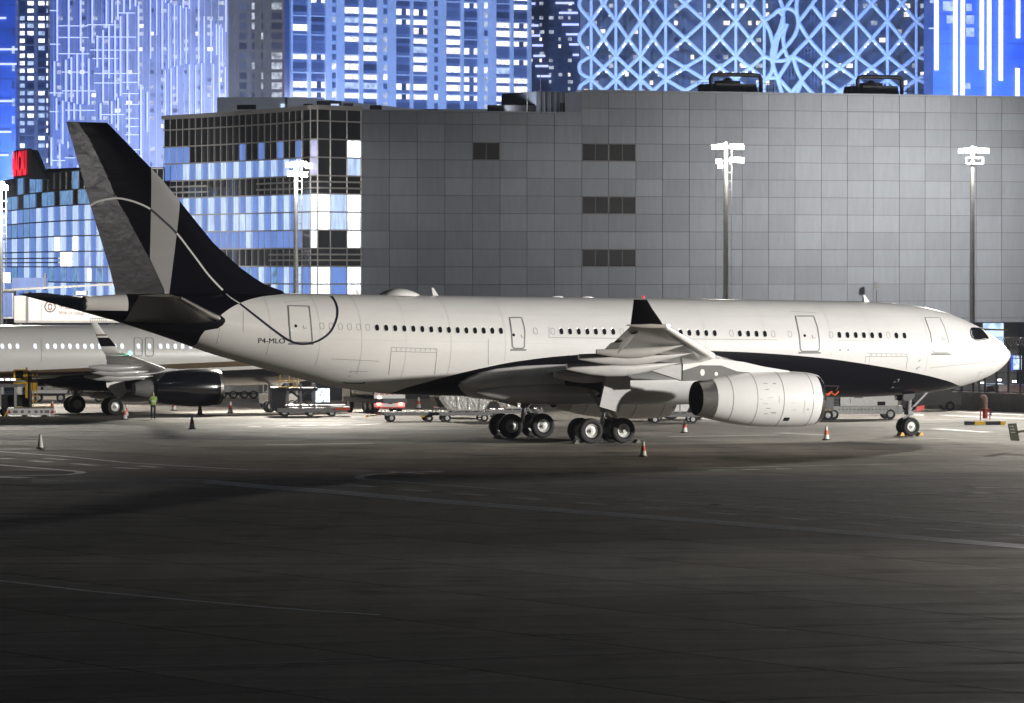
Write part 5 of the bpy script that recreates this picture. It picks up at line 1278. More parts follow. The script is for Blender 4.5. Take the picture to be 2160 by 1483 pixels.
# ------------------------------------------------------------------ curtain-wall buildings
M['mullion'] = mat('aluminium_mullion', (.62, .62, .63), .4, metal=.2, var=.1)
M['pane_dark'] = mat('tinted_glass', (.045, .05, .06), .05, coat=.2, rnd_obj=.4)
LIT = [emit('lit_blue', (.20, .38, 1.0), .70, var=.22, scale=.9, detail=4, stretch=(1.5, 1.5, .35)), emit('lit_pale', (.52, .68, 1.0), 1.15, var=.3, scale=1.2, detail=4, stretch=(2, 2, .4)), emit('lit_white', (.92, .96, 1.0), 2.2, var=.5, scale=1.4, detail=5, stretch=(1.6, 1.6, .7)), emit('lit_cyan', (.24, .50, .95), .65, var=.5, scale=2.0, detail=5), emit('lit_violet', (.62, .62, 1.0), 1.0, var=.4, scale=1.0, detail=4)]
def curtain(bld, path, zs, fn, mull_w=.05, caps_=None):
    """path: ground points at the vertical joints; zs: joint heights from the top; fn(col,row) -> material or None"""
    o = Vector(bld.location); cnt = 0
    for i in range(len(path) - 1):
        a, b = path[i], path[i + 1]; d = (b - a).normalized(); n = Vector((d.y, -d.x, 0))
        if n.y > 0: n = -n
        for j in range(len(zs) - 1):
            m_ = fn(i, j)
            if m_ is None: continue
            gput(quadbox(a + d * .03 - n * .04, b - d * .03 - n * .04, zs[j + 1] + .03, zs[j] - .03, n, .03), 'pane', m_, bld, o=o)
    for i, a in enumerate(path):
        gput(MB().box((a.x, a.y, (zs[0] + zs[-1]) / 2), (mull_w, mull_w + .04, zs[0] - zs[-1])), 'mullion', M['mullion'], bld, o=o)
def back_core(bld, path, zt_, mt, depth=6.0):
    o = Vector(bld.location); mb = MB(); P = []
    for i, p in enumerate(path):
        t_ = (path[min(i + 1, len(path) - 1)] - path[max(i - 1, 0)]).normalized(); nn_ = Vector((-t_.y, t_.x, 0))
        if nn_.y < 0: nn_ = -nn_
        P.append(Vector((p.x, p.y, 0)) + nn_ * .22)
    Q = [Vector((p.x, p.y + depth, 0)) for p in path]
    n = len(P)
    mb.add([v for v in P] + [v + Vector((0, 0, zt_)) for v in P] + [v for v in Q] + [v + Vector((0, 0, zt_)) for v in Q],
           [(i, i + 1, n + i + 1, n + i) for i in range(n - 1)] + [(2 * n + i + 1, 2 * n + i, 3 * n + i, 3 * n + i + 1) for i in range(n - 1)] + [(n + i, n + i + 1, 3 * n + i + 1, 3 * n + i) for i in range(n - 1)] + [(0, n, 3 * n, 2 * n), (n - 1, 3 * n - 1, 4 * n - 1, 2 * n - 1)])
    gput(mb, 'core', mt, bld, o=o)
gl = tag(empty('glass_building', at(560, 560, 440)), 'glass curtain-wall building with lit blue floors behind the black tail fin', 'building'); gl.location.z = 0
pY = lambda px, Y: Vector(((px - 1080) * Y / F, Y, 0))
NC1 = 22
path = []
for k in range(NC1 + 1):
    u = k / NC1; Y = 452 + (425 - 452) * (u ** 1.15); path.append(pY(346 + (637 - 346) * u, Y))
zy = lambda y, Y=426.6: CH + (HOR - y) / F * Y
zrow = [zy(v) for v in (233, 258, 296, 334, 372, 410, 448, 486, 524, 562, 599, 637)]
def f1(i, j):
    px = 346 + 13.2 * i; r = rnd.random()
    if j in (8, 9, 10) and px < 440: return None
    if j == 10 and px < 560: return None
    if j in (0, 1, 4, 8): return M['pane_dark']
    if j == 2: return LIT[0] if i < 4 else M['pane_dark'] if i < 10 else (LIT[0] if i % 3 == 0 else M['pane_dark'])
    if j == 3: return (LIT[1] if i % 2 else LIT[0]) if i > 2 else LIT[0]
    if j in (5, 6): return LIT[1] if (i + (j == 6 and r < .15)) % 2 else LIT[0]
    if j == 7: return LIT[0] if i % 2 == 0 or r < .5 else LIT[1]
    return LIT[0] if i % 2 == 0 else (LIT[3] if r < .4 else LIT[1])
curtain(gl, path, zrow, f1)
p2 = [path[-1], pY(655, 422.5), pY(670, 422.0), pY(697, 423.5), pY(732, 425.2), Vector((GW(761.5, 500).x, GW(761.5, 500).y, 0))]
def f2_(i, j):
    if j in (0, 1, 4, 8): return M['pane_dark']
    if j in (2, 3): return LIT[4] if i == 1 else (LIT[2] if i == 4 and j == 2 else M['pane_dark'] if i in (0, 2, 3) else LIT[1])
    if j in (5, 6): return LIT[2] if i in (1, 4, 2) else LIT[1]
    if j == 7: return LIT[2] if i in (1, 4) and rnd.random() < .5 else LIT[0] if i in (1, 4) else M['pane_dark']
    return LIT[2] if i in (1, 2, 4) else LIT[0]
curtain(gl, p2, zrow, f2_, .09)
def trans(bld, pth, z, w=.10, dp=.14, mt=None):
    mb = MB()
    for a, b in zip(pth[:-1], pth[1:]): mb.bar((a.x, a.y - .05, z), (b.x, b.y - .05, z), dp, w)
    gput(mb, 'transom', mt or M['mullion'], bld, o=Vector(bld.location))
for z in zrow: trans(gl, path, z); trans(gl, p2, z)
for y in (385, 398): trans(gl, path[:8], zy(y), .12, .3); trans(gl, path[15:], zy(y), .12, .3); trans(gl, p2, zy(y), .12, .3)
for y in (537, 549): trans(gl, path[17:], zy(y), .12, .3); trans(gl, p2, zy(y), .12, .3)
back_core(gl, path + p2[1:], zrow[0] + .1, M['panel_back'])
trans(gl, path + p2[1:], zrow[0] + .12, .3, .4)

cg = tag(empty('curved_glass_building', at(130, 560, 470)), 'curved glass building with bright blue interior at the left edge', 'building'); cg.location.z = 0
path = [pY(float(np.interp(k, [0, 30], [-40, 345])), float(np.interp(-40 + 385 * k / 30, [-40, 0, 60, 120, 180, 240, 345], [545, 522, 490, 469, 456, 450, 450]))) for k in range(31)]
zrow2 = [zy(v, 456) for v in (358, 398, 431, 464, 497, 530, 563, 596, 640)]
def f3(i, j):
    r = rnd.random(); px = -40 + 12.8 * i
    if px > 250 and j > 1: return None
    if j == 0: return M['pane_dark'] if r < .8 else LIT[3]
    if j == 1: return LIT[3] if i % 3 else M['pane_dark']
    if j in (4, 5) and 6 < i < 16 and r < .3: return LIT[2]
    return LIT[0] if i % 2 == 0 else LIT[1] if r < .8 else LIT[3]
curtain(cg, path, zrow2, f3)
for z in zrow2: trans(cg, path, z)
for dz in (.35, .7): trans(cg, path[:14], zrow2[6] + dz, .1, .3)
back_core(cg, path, zrow2[0] + .1, M['panel_back'])
rf = MB(); gput(quadbox(pY(62, 474), pY(205, 459), zrow2[0], zy(352, 460), Vector((0, -1, 0)), .4), 'roof_parapet', M['dark_metal'], cg, o=Vector(cg.location))
# red sign
sg_ = tag(empty('roof_sign', (pY(45, 470).x, pY(45, 470).y, 0)), 'red illuminated letter sign on the curved building roof', 'sign')
so = Vector(sg_.location); a, b = pY(29, 474), pY(59, 464); d = (b - a).normalized(); L = (b - a).length
zb0, zb1 = zy(372, 470), zy(318, 468)
gput(quadbox(a - d * .1, b + d * .1, zb0 - .1, zb1 + .1, Vector((-d.y, d.x, 0)) * -1, .35), 'backboard', M['dark_metal'], sg_, o=so)
gput(MB().prism([b + Vector((.1, 0, zb0 - .3)), b + Vector((.1, 0, zb1)), b + Vector((.55, .5, zb1)), b + Vector((1.5, .5, zb0 - .3))], (0, 3, 0)), 'side_frame', M['dark_metal'], sg_, o=so)
me = text_mesh('MACAU', 0.0, 0.03); xs = [v.co.x for v in me.vertices]; ys = [v.co.y for v in me.vertices]
nn = Vector((d.y, -d.x, 0)); nn = nn if nn.y < 0 or nn.x < 0 else -nn
if nn.x > 0: nn = -nn
for v in me.vertices:
    u, t_ = (v.co.x - min(xs)) / (max(xs) - min(xs)), (v.co.y - min(ys)) / (max(ys) - min(ys)); v.co = a + d * (L * u) + nn * .12 + Vector((0, 0, zb0 + (zb1 - zb0) * t_)) - so
me.materials.clear(); me.materials.append(emit('sign_red', (1, .03, .06), 1.6)); link(bpy.data.objects.new('lettering', me), sg_)

# ------------------------------------------------------------------ boarding bridge
JY = 437.0
jb = tag(empty('boarding_bridge', at(120, 560, JY)), 'white boarding bridge with bank advertisement behind the smaller airliner', 'boarding bridge'); jb.location.z = 0
jo = Vector(jb.location)
def jbox(x0, y0, x1, y1, name, mt, Y=JY, th=3.0): return gput(flat(x0, y0, x1, y1, Y, th), name, mt, jb, o=jo)
jbox(30, 624, 252, 678, 'tunnel', M['white_matt']); jbox(-60, 612, 28, 672, 'end_section', M['white_matt'])
jbox(-30, 618, 26, 668, 'end_glazing', LIT[0], JY - .06, .05); jbox(54, 616, 59, 682, 'joint_frame', M['mid_grey'], JY - .25, 3.4)
jbox(86, 634, 88, 678, 'panel_joint', M['light_grey'], JY - .02, .02); jbox(30, 676, 252, 681, 'sill_beam', M['light_grey'], JY - .1, 3.2)
gput(MB().prism([at(-20, 611, JY - .3), at(250, 597, JY - .3), at(250, 601, JY - .3), at(-20, 616, JY - .3)], (0, 3, 0)), 'roof_edge', M['light_grey'], jb, o=jo)
jbox(160, 614, 182, 622, 'roof_unit', M['white_matt'], JY - .2, 1.5); jbox(-10, 575, 21, 597, 'light_box', emit('light_box', (1, .97, .62), 2.4), JY - .2, .3); jbox(184, 567, 192, 593, 'light_box', emit('light_box2', (1, .98, .8), 2.0), JY - .2, .3)
jbox(25, 586, 96, 608, 'rear_cabin', LIT[0], JY + 2, 2); jbox(93, 577, 97, 612, 'cabin_post', M['mid_grey'], JY + 1.6, .5)
def jskin(px, py, off): return at(px, py, JY - off) - jo, Vector((0, -1, 0))
M['bank_red'] = mat('maroon_print', (.12, .035, .05), .6)
def ring_px(cx, cy, r0, r1, n=28):
    vs = [jskin(cx + r * math.cos(2 * math.pi * k / n), cy + r * math.sin(2 * math.pi * k / n), .02)[0] for k in range(n) for r in (r0, r1)]
    return MB().add(vs, [(2 * k, 2 * k + 1, (2 * k + 3) % (2 * n), (2 * k + 2) % (2 * n)) for k in range(n)])
lg = ring_px(105.5, 647, 9.6, 12.2); lg.build('emblem', M['bank_red'], jb)
em = MB()
for x0, y0, x1, y1 in [(101, 641.5, 110, 643.5), (101, 651, 110, 653), (101, 643.5, 102.8, 651), (108.2, 643.5, 110, 651), (104.7, 636.5, 106.3, 641.5), (104.7, 653, 106.3, 658)]:
    em.add([jskin(x, y, .02)[0] for x, y in ((x0, y0), (x1, y0), (x1, y1), (x0, y1))], [(0, 1, 2, 3)])
em.build('emblem', M['bank_red'], jb)
text_px('BANK OF CHINA', 124, 655.5, 177, 662, 3.5, M['bank_red'], 'lettering', jb, jskin, .02)
text_px('\u4e2d\u56fd\u94f6\u884c', 124, 638, 178, 651, 3.0, M['bank_red'], 'lettering', jb, jskin, .02)
for px in (40, 235): p_ = pY(px, JY + 1.5); gput(MB().cyl((p_.x, p_.y, 0), (p_.x, p_.y, at(40, 678, JY).z), .25), 'support_leg', M['light_grey'], jb, o=jo)
st = MB()
for k in range(8): st.bar(at(192 + 4.6 * k, 672, JY - .6), at(190 + 4.6 * k, 681, JY - .6), .05)
st.bar(at(190, 672, JY - .6), at(228, 671, JY - .6), .05); gput(st, 'service_stair_rail', M['mid_grey'], jb, o=jo)

# ------------------------------------------------------------------ barrier wall, security fence, cars beyond
fa, fb = gnd(1960, 862), gnd(2160, 870); fd = (fb - fa).normalized(); fnn = Vector((fd.y, -fd.x, 0)); fnn = fnn if fnn.x < 0 else -fnn
fs0 = fa - fd * 16; LF = 34.0; fang = math.atan2(fd.y, fd.x)
bw = tag(empty('barrier_wall', fs0), 'low stained concrete barrier wall right of the nose gear', 'wall')
for k in range(17): MB().box((fd.x * (2 * k + 1), fd.y * (2 * k + 1), .62), (1.97, .35, 1.24), rz=fang).build('barrier_block', M['concrete'], bw)
fe = tag(empty('security_fence', fs0 - fnn * .8), 'tall dark security fence with razor wire beyond the nose', 'fence')
for k in range(24): p_ = fd * (1.45 * k); MB().box((p_.x, p_.y, 2.2), (.09, .09, 4.4), rz=fang).bar((p_.x, p_.y, 4.4), (p_.x + fnn.x * .3, p_.y + fnn.y * .3, 4.85), .06).build('fence_post', M['dark_metal'], fe)
for z in (1.3, 2.6, 3.6, 4.35): MB().bar((0, 0, z), (fd.x * LF, fd.y * LF, z), .05).build('fence_rail', M['dark_metal'], fe)
fm = MB()
for k in range(230): p_ = fd * (.146 * k); fm.bar((p_.x, p_.y, 1.25), (p_.x, p_.y, 4.35), .022)
fm.build('fence_bars', M['dark_metal'], fe)['kind'] = 'stuff'
MB().tube([Vector((fd.x * t_ * .03, fd.y * t_ * .03, 4.75)) + fnn * (.28 * math.cos(t_ * .55)) + Vector((0, 0, .28 * math.sin(t_ * .55))) for t_ in range(1120)], .014, 4).build('razor_wire', M['steel'], fe)
ar = at(2102, 694.5, 405); t = tag(empty('gate_barrier', (ar.x, ar.y, 0)), 'raised yellow barrier arm on posts behind the cockpit', 'barrier')
MB().bar((-1.3, 0, ar.z), (.75, 0, ar.z - .05), .12).build('arm', M['yellow'], t); MB().cyl((-1.2, 0, 0), (-1.2, 0, ar.z + .1), .1).build('post', M['light_grey'], t)
car_cols = [(.5, .5, .52), (.05, .05, .06), (.25, .02, .02), (.6, .6, .58), (.1, .13, .2)]
M['headlamp'] = emit('headlamp', (.92, .96, 1), 7)
def car(px, py, Y, rz, k, lb):
    p_ = at(px, py, Y); t = tag(empty('parked_car', (p_.x, p_.y, 0), rz), lb, 'car', 'cars parked beyond the fence')
    cm_ = mat('car_paint', car_cols[k], .3, coat=.6)
    sect = [(-2.1, .35), (2.15, .35), (2.15, .72), (1.2, .9), (.55, 1.4), (-1.0, 1.44), (-1.75, .98), (-2.1, .92)]
    MB().loft([[(x, y, z) for x, z in sect] for y in (-.86, .86)]).build('body', cm_, t)
    MB().prism([(1.05, -.87, .93), (.5, -.87, 1.34), (-.95, -.87, 1.37), (-1.55, -.87, .99)], (0, 1.74, 0)).build('windows', M['glass_dark'], t)
    for y in (-.6, .6): MB().box((2.16, y, .66), (.04, .34, .14)).build('headlight', M['headlamp'], t)
    for x in (-1.3, 1.35):
        for y in (-.8, .8): inst('wheel', small_wheel, t, (x, y, .32))
for k, (px, Y, rz, lb) in enumerate([(2062, 408, 250, 'parked car with lit headlights nearest the nose beyond the fence'), (2098, 414, 255, 'parked car with lit headlights second from the nose beyond the fence'), (2135, 411, 262, 'parked car with lit headlights at the right edge beyond the fence')]):
    car(px, 850, Y, R(rz), k, lb)
LOTY = 418
for px, py, w, h, lb in [(2072, 809, 8, 3, 'lit strip lamp in the dark car park, left of three'), (2108, 803, 9, 4, 'lit strip lamp in the dark car park, middle of three'), (2140, 806, 10, 4, 'lit strip lamp in the dark car park, right of three')]:
    p_ = at(px, py, LOTY); t = tag(empty('car_park_lamp', (p_.x, p_.y, 0)), lb, 'lamp', 'car park strip lamps')
    MB().cyl((0, 0, 0), (0, 0, p_.z), .05, .05, 8).build('post', M['dark_metal'], t); MB().box((0, -.06, p_.z + .05), (w * .034, .16, h * .034)).build('tube', M['headlamp'], t)
p_ = at(2146, 765, 416); t = tag(empty('blue_sign', (p_.x, p_.y, 0)), 'small glowing blue and white sign behind the fence', 'sign')
MB().cyl((0, .1, 0), (0, .1, p_.z), .06).build('post', M['dark_metal'], t); MB().box((0, 0, p_.z), (.62, .12, 1.0)).build('light_panel', emit('blue_sign_white', (.65, .8, 1), 1.6, var=.6, scale=4), t); MB().box((-.36, 0, p_.z), (.1, .14, 1.1)).build('edge_light', emit('blue_edge', (.02, .1, 1), 2.5), t)

# ================================================================== HOTEL TOWERS BEYOND
def tower(name, label, px0, px1, Y, ang, ztop, mt, depth=30):
    f, d, n = vplane(px0, Y, ang); a, b = f(px0, 500), f(px1, 500); a.z = b.z = 0
    t = tag(empty(name, (a + b) / 2), label, 'building'); o = Vector(t.location)
    gput(quadbox(a, b, 0, ztop, n, depth), 'wall', mt, t, o=o)
    return t, f, d, n, o
def fbox(T, x0, y0, x1, y1, name, mt, proud=.2, th=.3, yref=None):
    """slab on the facade of tower T covering the photo rectangle"""
    t, f, d, n, o = T
    a, b = f(x0, y0), f(x1, y0); zt_, zb_ = f((x0 + x1) / 2, y0).z, f((x0 + x1) / 2, y1).z
    return gput(quadbox(a + n * proud, b + n * proud, zb_, zt_, n, th), name, mt, t, o=o)
M['t_blue'] = mat('pale_tower_cladding', (.52, .55, .62), .6, var=.05, scale=.1)
M['t_mid'] = mat('mid_tower_glass', (.16, .19, .30), .35, var=.2, scale=.15)
M['t_dark'] = mat('dark_tower_cladding', (.13, .14, .165), .6, var=.15, scale=.1)
M['t_deep'] = mat('blue_tower_glass', (.10, .19, .55), .4, var=.2, scale=.08)
M['t_glass'] = mat('unlit_tower_glass', (.10, .12, .19), .2, rnd_obj=.5)
LW = [emit('room_warm', (1, .95, .82), 1.9, var=.6, scale=1.3, detail=5), emit('room_white', (.92, .96, 1), 2.5, var=.5, scale=1.2, detail=5), emit('room_dim', (.72, .80, .95), .8, var=.6, scale=.7, detail=4), emit('room_blue', (.5, .66, 1), 1.3, var=.5, scale=.6, detail=4)]
LEDV = emit('led_tube', (.30, .36, 1.0), 3.0, sample=True)
LEDH = emit('led_bar', (.45, .52, 1.0), 2.6, sample=True)
TUBE = emit('light_tube', (.85, .82, 1.0), 3.4, sample=True)

# --- pale-blue lit hotel
T4 = tower('hotel_tower', 'pale blue floodlit hotel tower with rows of lit windows above the panelled building', 611, 1115, 1975, R(38), 165, M['t_mid'], 3)
z3 = 3.375
bays = [(50, 158), (180, 285), (418, 525), (552, 655), (785, 890), (908, 1012), (1143, 1248), (1268, 1370), (1498, 1600), (1622, 1725)]
narrow = [(328, 360), (693, 725), (1055, 1085), (1410, 1440)]
pil = [(38, 50), (158, 180), (285, 328), (360, 418), (525, 552), (655, 693), (725, 785), (890, 908), (1012, 1055), (1085, 1143), (1248, 1268), (1370, 1410), (1440, 1498), (1600, 1622), (1725, 1748)]
X = lambda v: 600 + v / z3
def tz(T, x, z):      # photo row of a height at a column
    f = T[1]; a = f(x, 0.0); return a
fl_z = [T4[1](X(100), (60.5 + 67.5 * k) / z3).z for k in range(-3, 12)]
DZF = fl_z[0] - fl_z[1]
def fz(T, x0, x1, z0, z1, name, mt, proud, th):
    t, f, d, n, o = T; a, b = f(x0, 300), f(x1, 300)
    return gput(quadbox(a + n * proud, b + n * proud, z0, z1, n, th), name, mt, t, o=o)
for a, b in pil: fz(T4, X(a), X(b), 20, 164, 'pilaster', M['t_blue'], .9, .9)
lit = [{2, 5, 8, 9, 10}, {5, 8, 9, 10}, {0, 1, 2, 3, 5, 6, 7, 8, 9}, {0, 1, 2, 3, 4, 5, 7, 8, 9}, {0, 1, 8, 9}, {0, 1, 2, 3, 4, 5, 6, 8, 9, 11}, {2, 3, 4, 6, 7, 8, 9, 1}, {4, 6, 7, 8, 9}, {1, 2, 3, 5, 6, 7, 8, 9, 10}, {1, 2, 3, 5, 7, 8, 9, 10}]
for bi, (a, b) in enumerate(bays):
    for k, zc in enumerate(fl_z):
        r = k - 3; on = r in lit[bi] or (r < 0 and rnd.random() < .5)
        if zc < 33: continue
        if on:
            if bi in (1, 7) or (bi in (4, 5, 9) and rnd.random() < .35):      # one half of the bay lit
                fz(T4, X(a), X(a + (b - a) * .45), zc - DZF * .33, zc + DZF * .33, 'window', LW[1] if rnd.random() < .5 else LW[0], .1, .25); fz(T4, X(a + (b - a) * .47), X(a + (b - a) * .76), zc - DZF * .33, zc + DZF * .33, 'window', M['t_glass'], .1, .25)
                fz(T4, X(a + (b - a) * .78), X(b), zc - DZF * .33, zc + DZF * .33, 'window', LW[0], .1, .25)
            else: fz(T4, X(a), X(b), zc - DZF * .33, zc + DZF * .33, 'window', LW[int(rnd.random() * 2)] if rnd.random() < .8 else LW[3], .1, .25)
        else: fz(T4, X(a), X(b), zc - DZF * .33, zc + DZF * .33, 'window', M['t_glass'], .1, .25)
        if r % 2 == 0: fz(T4, X(a), X(b), zc - DZF * .82, zc - DZF * .66, 'floor_band', M['t_blue'], .5, .5)
for bi, (a, b) in enumerate(narrow):
    fz(T4, X(a) - .2, X(b) + .2, 20, 164, 'window_shaft', M['t_blue'], .35, .5)
    for k, zc in enumerate(fl_z):
        if zc < 33: continue
        fz(T4, X(a), X(b), zc - DZF * .3, zc + DZF * .3, 'window', LW[2] if rnd.random() < .35 else LW[0] if rnd.random() < .2 else M['t_glass'], .55, .3)

# --- tower with blue light tubes
T2 = tower('led_tower', 'dark glass tower striped with vertical blue light tubes behind the tail fin', 106, 482, 2030, R(6), 160, M['t_mid'])
V2 = [(420, 0, 450), (505, 0, 430), (592, 0, 375), (678, 0, 300), (782, 0, 205), (823, 0, 170), (865, 0, 135), (910, 0, 100), (955, 0, 70), (995, 0, 45), (1017, 40, 630), (935, 90, 660), (885, 120, 705), (845, 150, 735), (800, 185, 575), (757, 220, 750), (714, 260, 495), (607, 350, 765), (566, 390, 765), (524, 420, 750), (483, 440, 745), (400, 450, 705), (652, 430, 770), (415, 720, 955), (460, 740, 1060), (505, 750, 880), (545, 760, 880), (590, 770, 880), (738, 760, 880), (820, 745, 910), (867, 720, 960), (948, 680, 1055), (1035, 620, 1150), (1082, 675, 970), (378, 1010, 1220), (438, 1055, 1240), (500, 1040, 1090), (570, 1215, 1250),
      (1190, 10, 505), (1237, 25, 505), (1281, 30, 490), (1325, 40, 480), (1367, 55, 470), (1105, 10, 430), (1150, 10, 260), (1215, 0, 20), (1257, 0, 20), (1345, 0, 60), (1390, 0, 65), (1460, 0, 465), (1500, 120, 465), (1550, 140, 465), (1590, 175, 405), (1613, 190, 715), (1633, 205, 490), (1660, 0, 235), (1213, 515, 880), (1257, 500, 880), (1300, 485, 755), (1390, 475, 870), (1437, 475, 865), (1480, 465, 865), (1567, 470, 855), (1655, 490, 715)]
q = 3.484
for x, y0, y1 in V2:
    w = 1.9 if x < 1100 else 1.4
    fbox(T2, x / q - w, (y0 if y0 > 12 else -120) / q, x / q + w, y1 / q, 'light_tube', LEDV, .9, .45)
for x0, x1, y in [(430, 645, 190), (640, 840, 182), (430, 650, 275), (710, 1000, 272), (430, 655, 395), (660, 1000, 368), (680, 870, 430), (455, 660, 530), (690, 1010, 540), (690, 880, 610), (900, 1010, 605), (365, 465, 683), (455, 705, 668), (900, 1020, 688), (365, 430, 820), (480, 700, 810), (745, 915, 842), (915, 1020, 768), (920, 1020, 870), (920, 1020, 930), (920, 1020, 990), (975, 1030, 1100), (385, 480, 1180), (475, 550, 1160), (365, 440, 325), (870, 990, 95), (365, 430, 78)]:
    fbox(T2, x0 / q, y / q - .9, x1 / q, y / q + .9, 'light_bar', LEDH, .4, .2)
for r in range(24):
    for c in range(15):
        xx = 120 + c * 24.4; yy = -30 + r * 16.2
        if rnd.random() < .62:
            u = rnd.random(); fbox(T2, xx, yy, xx + rnd.choice((6, 9, 9, 12)), yy + 8, 'window', LW[2] if u < .45 else LW[0] if u < .55 else M['t_glass'], .08, .12)
for c in range(26): fbox(T2, 112 + 14.5 * c, -60, 112.8 + 14.5 * c, 470, 'mullion', M['t_blue'], .25, .3)

# --- pale gridded tower at the left
T1 = tower('grid_tower', 'pale gridded tower with small lit windows at the far left', 34, 112, 2060, R(4), 150, M['t_mid'])
for x in (34, 72, 103): fbox(T1, x, -60, x + 7 if x != 103 else x + 5, 480, 'pilaster', M['t_blue'], .8, .8)
for k in range(9): fbox(T1, 34, 46 + 47.6 * (k - 1), 108, 49 + 47.6 * (k - 1), 'floor_band', M['t_blue'], .6, .6)
for r in range(-2, 24):
    for c, (x, w) in enumerate([(42, 10), (58, 13), (81, 13), (98, 7)]):
        y = 18.5 + 15.8 * r; u = rnd.random()
        fbox(T1, x, y, x + w, y + 8.5, 'window', LW[1] if u < .42 else LW[3] if u < .7 else M['t_glass'], .15, .2)
# --- blue tower with light bars, left edge
T0 = tower('bar_lit_tower', 'blue tower with horizontal light bars cut by the left edge', -220, 33, 2000, R(3), 140, M['t_deep'])
for x1, y in [(13, 38), (37, 104), (35, 135), (27, 213), (24, 278), (18, 327)]: fbox(T0, -90, y - 2.2, x1, y + 2.2, 'light_bar', LEDH, .8, .5)
for k in range(8): fbox(T0, -200, 10 + 52 * k, 33, 11 + 52 * k, 'floor_line', M['t_dark'], .1, .1)
for r in range(9): fbox(T0, 25, 60 + 37 * r, 31, 76 + 37 * r, 'window', LW[3] if r % 3 else M['t_glass'], .1, .1)
# --- dark tower
T3 = tower('dark_tower', 'dark grey tower with few lit windows left of the pale blue hotel', 470, 612, 2080, R(12), 155, M['t_dark'])
for r in range(-2, 16):
    y = 6 + 21.0 * r
    for x, w in [(505, 15), (531, 6), (551, 4), (573, 22)]:
        u = rnd.random(); fbox(T3, x, y, x + w, y + 14, 'window', LW[2] if u < .35 and x > 520 else M['t_glass'], .1, .15)
for x in (495, 525, 565, 600): fbox(T3, x, -60, x + 1, 470, 'wall_joint', M['t_mid'], .1, .15)
# --- gap building between the hotel and the lattice tower
T5 = tower('bar_lit_tower', 'slim dark building with short glowing bars between the hotel and lattice tower', 1113, 1222, 2120, R(3), 145, M['t_mid'])
for x0, x1, y in [(200, 350, 25), (228, 380, 105), (252, 408, 200), (285, 395, 280), (310, 395, 362), (340, 420, 447), (0, 35, 30), (0, 60, 208), (0, 75, 290), (10, 98, 370), (20, 115, 455), (35, 140, 538), (48, 160, 620)]:
    fbox(T5, 1120 + x0 / 3.857, y / 3.857 - 2.2, 1120 + x1 / 3.857, y / 3.857 + 2.2, 'light_bar', LEDH, .8, .5)
for r in range(14):
    for c in range(5):
        u = rnd.random()
        fbox(T5, 1118 + 20 * c, 4 + 15 * r, 1118 + 20 * c + rnd.choice((5, 8, 10)), 11 + 15 * r, 'window', LW[2] if u < .4 else LW[0] if u < .5 else M['t_glass'], .1, .15)
# --- right blue tower with tubes
T7 = tower('tube_lit_tower', 'bright blue tower with tall white light tubes at the right edge', 1968, 2300, 1960, R(2), 150, M['t_deep'])
for x, y0, y1 in [(1447, -100, 570), (1600, -100, 900), (1660, -100, 900), (1815, -100, 565), (1875, -100, 900), (1970, -100, 655), (2110, -100, 310), (2105, 555, 900), (2230, -100, 700), (2330, 100, 800)]:
    x = 1600 + x / 3.857; fbox(T7, x - 4.2, y0 / 3.857, x + 4.2, y1 / 3.857, 'light_tube', TUBE, 1.2, .8)
for x, y, w, h in [(1500, 10, 90, 80), (1690, 30, 45, 60), (1690, 125, 65, 70), (1690, 225, 65, 75), (1530, 125, 60, 65), (1680, 675, 45, 50), (1395, 0, 45, 25), (1385, 225, 60, 12)]:
    fbox(T7, 1600 + x / 3.857, y / 3.857, 1600 + (x + w) / 3.857, (y + h) / 3.857, 'window', LW[3], .15, .2)
for k in range(7): fbox(T7, 1968, 30 + 31 * k, 2290, 31 + 31 * k, 'floor_line', M['t_dark'], .1, .1)

# --- lattice tower
T6 = tower('lattice_tower', 'tower wrapped in a white diamond lattice above the panelled building', 1224, 1968, 2012, 0.0, 150, M['t_dark'], 40)
LAT = mat('white_lattice', (.60, .64, .70), .45, var=.06, scale=.2)
lo6 = T6[4]; YL = 2000.0
def LP(px, py, dy=0.0): return at(px, py, YL + dy) - lo6
def strut(pts, r, name='strut'):
    sm = cat(pts, 5) if len(pts) > 2 else pts
    MB().tube([LP(*p) for p in sm], r, 8).build(name, LAT, T6[0], smooth=True)
rows = [-80, -29, 44, 118, 167, 216, 262]
colsL = [1247, 1299, 1351, 1404, 1486, 1552, 1612]; colsR = [1738, 1806, 1872, 1933]
def mid(a, b): return ((a[0] + b[0]) / 2, (a[1] + b[1]) / 2)
for cols in (colsL, colsR):
    for x in cols:
        for y0, y1 in zip(rows[:-1], rows[1:]): strut([(x, y0), (x, y1)], .55)
    for xa, xb in zip(cols[:-1], cols[1:]):
        for y0, y1 in zip(rows[:-1], rows[1:]):
            c_ = mid((xa, y0), (xb, y1))
            for p_ in ((xa, y0), (xb, y0), (xa, y1), (xb, y1)): strut([p_, c_], .72)
            MB().lathe([(-.5, .2), (-.35, 1.1), (.35, 1.1), (.5, .2)], LP(*c_), 'Y', 10).build('node', LAT, T6[0], smooth=True)
for xe, xc in ((1222, 1247), (1968, 1933)):      # rounded edges
    for y0, y1 in zip(rows[:-1], rows[1:]):
        m_ = (y0 + y1) / 2; s_ = 1 if xe > xc else -1
        strut([(xc, y0), (xe - 4 * s_, m_ - 12), (xe, m_), (xe - 4 * s_, m_ + 12), (xc, y1)], .72)
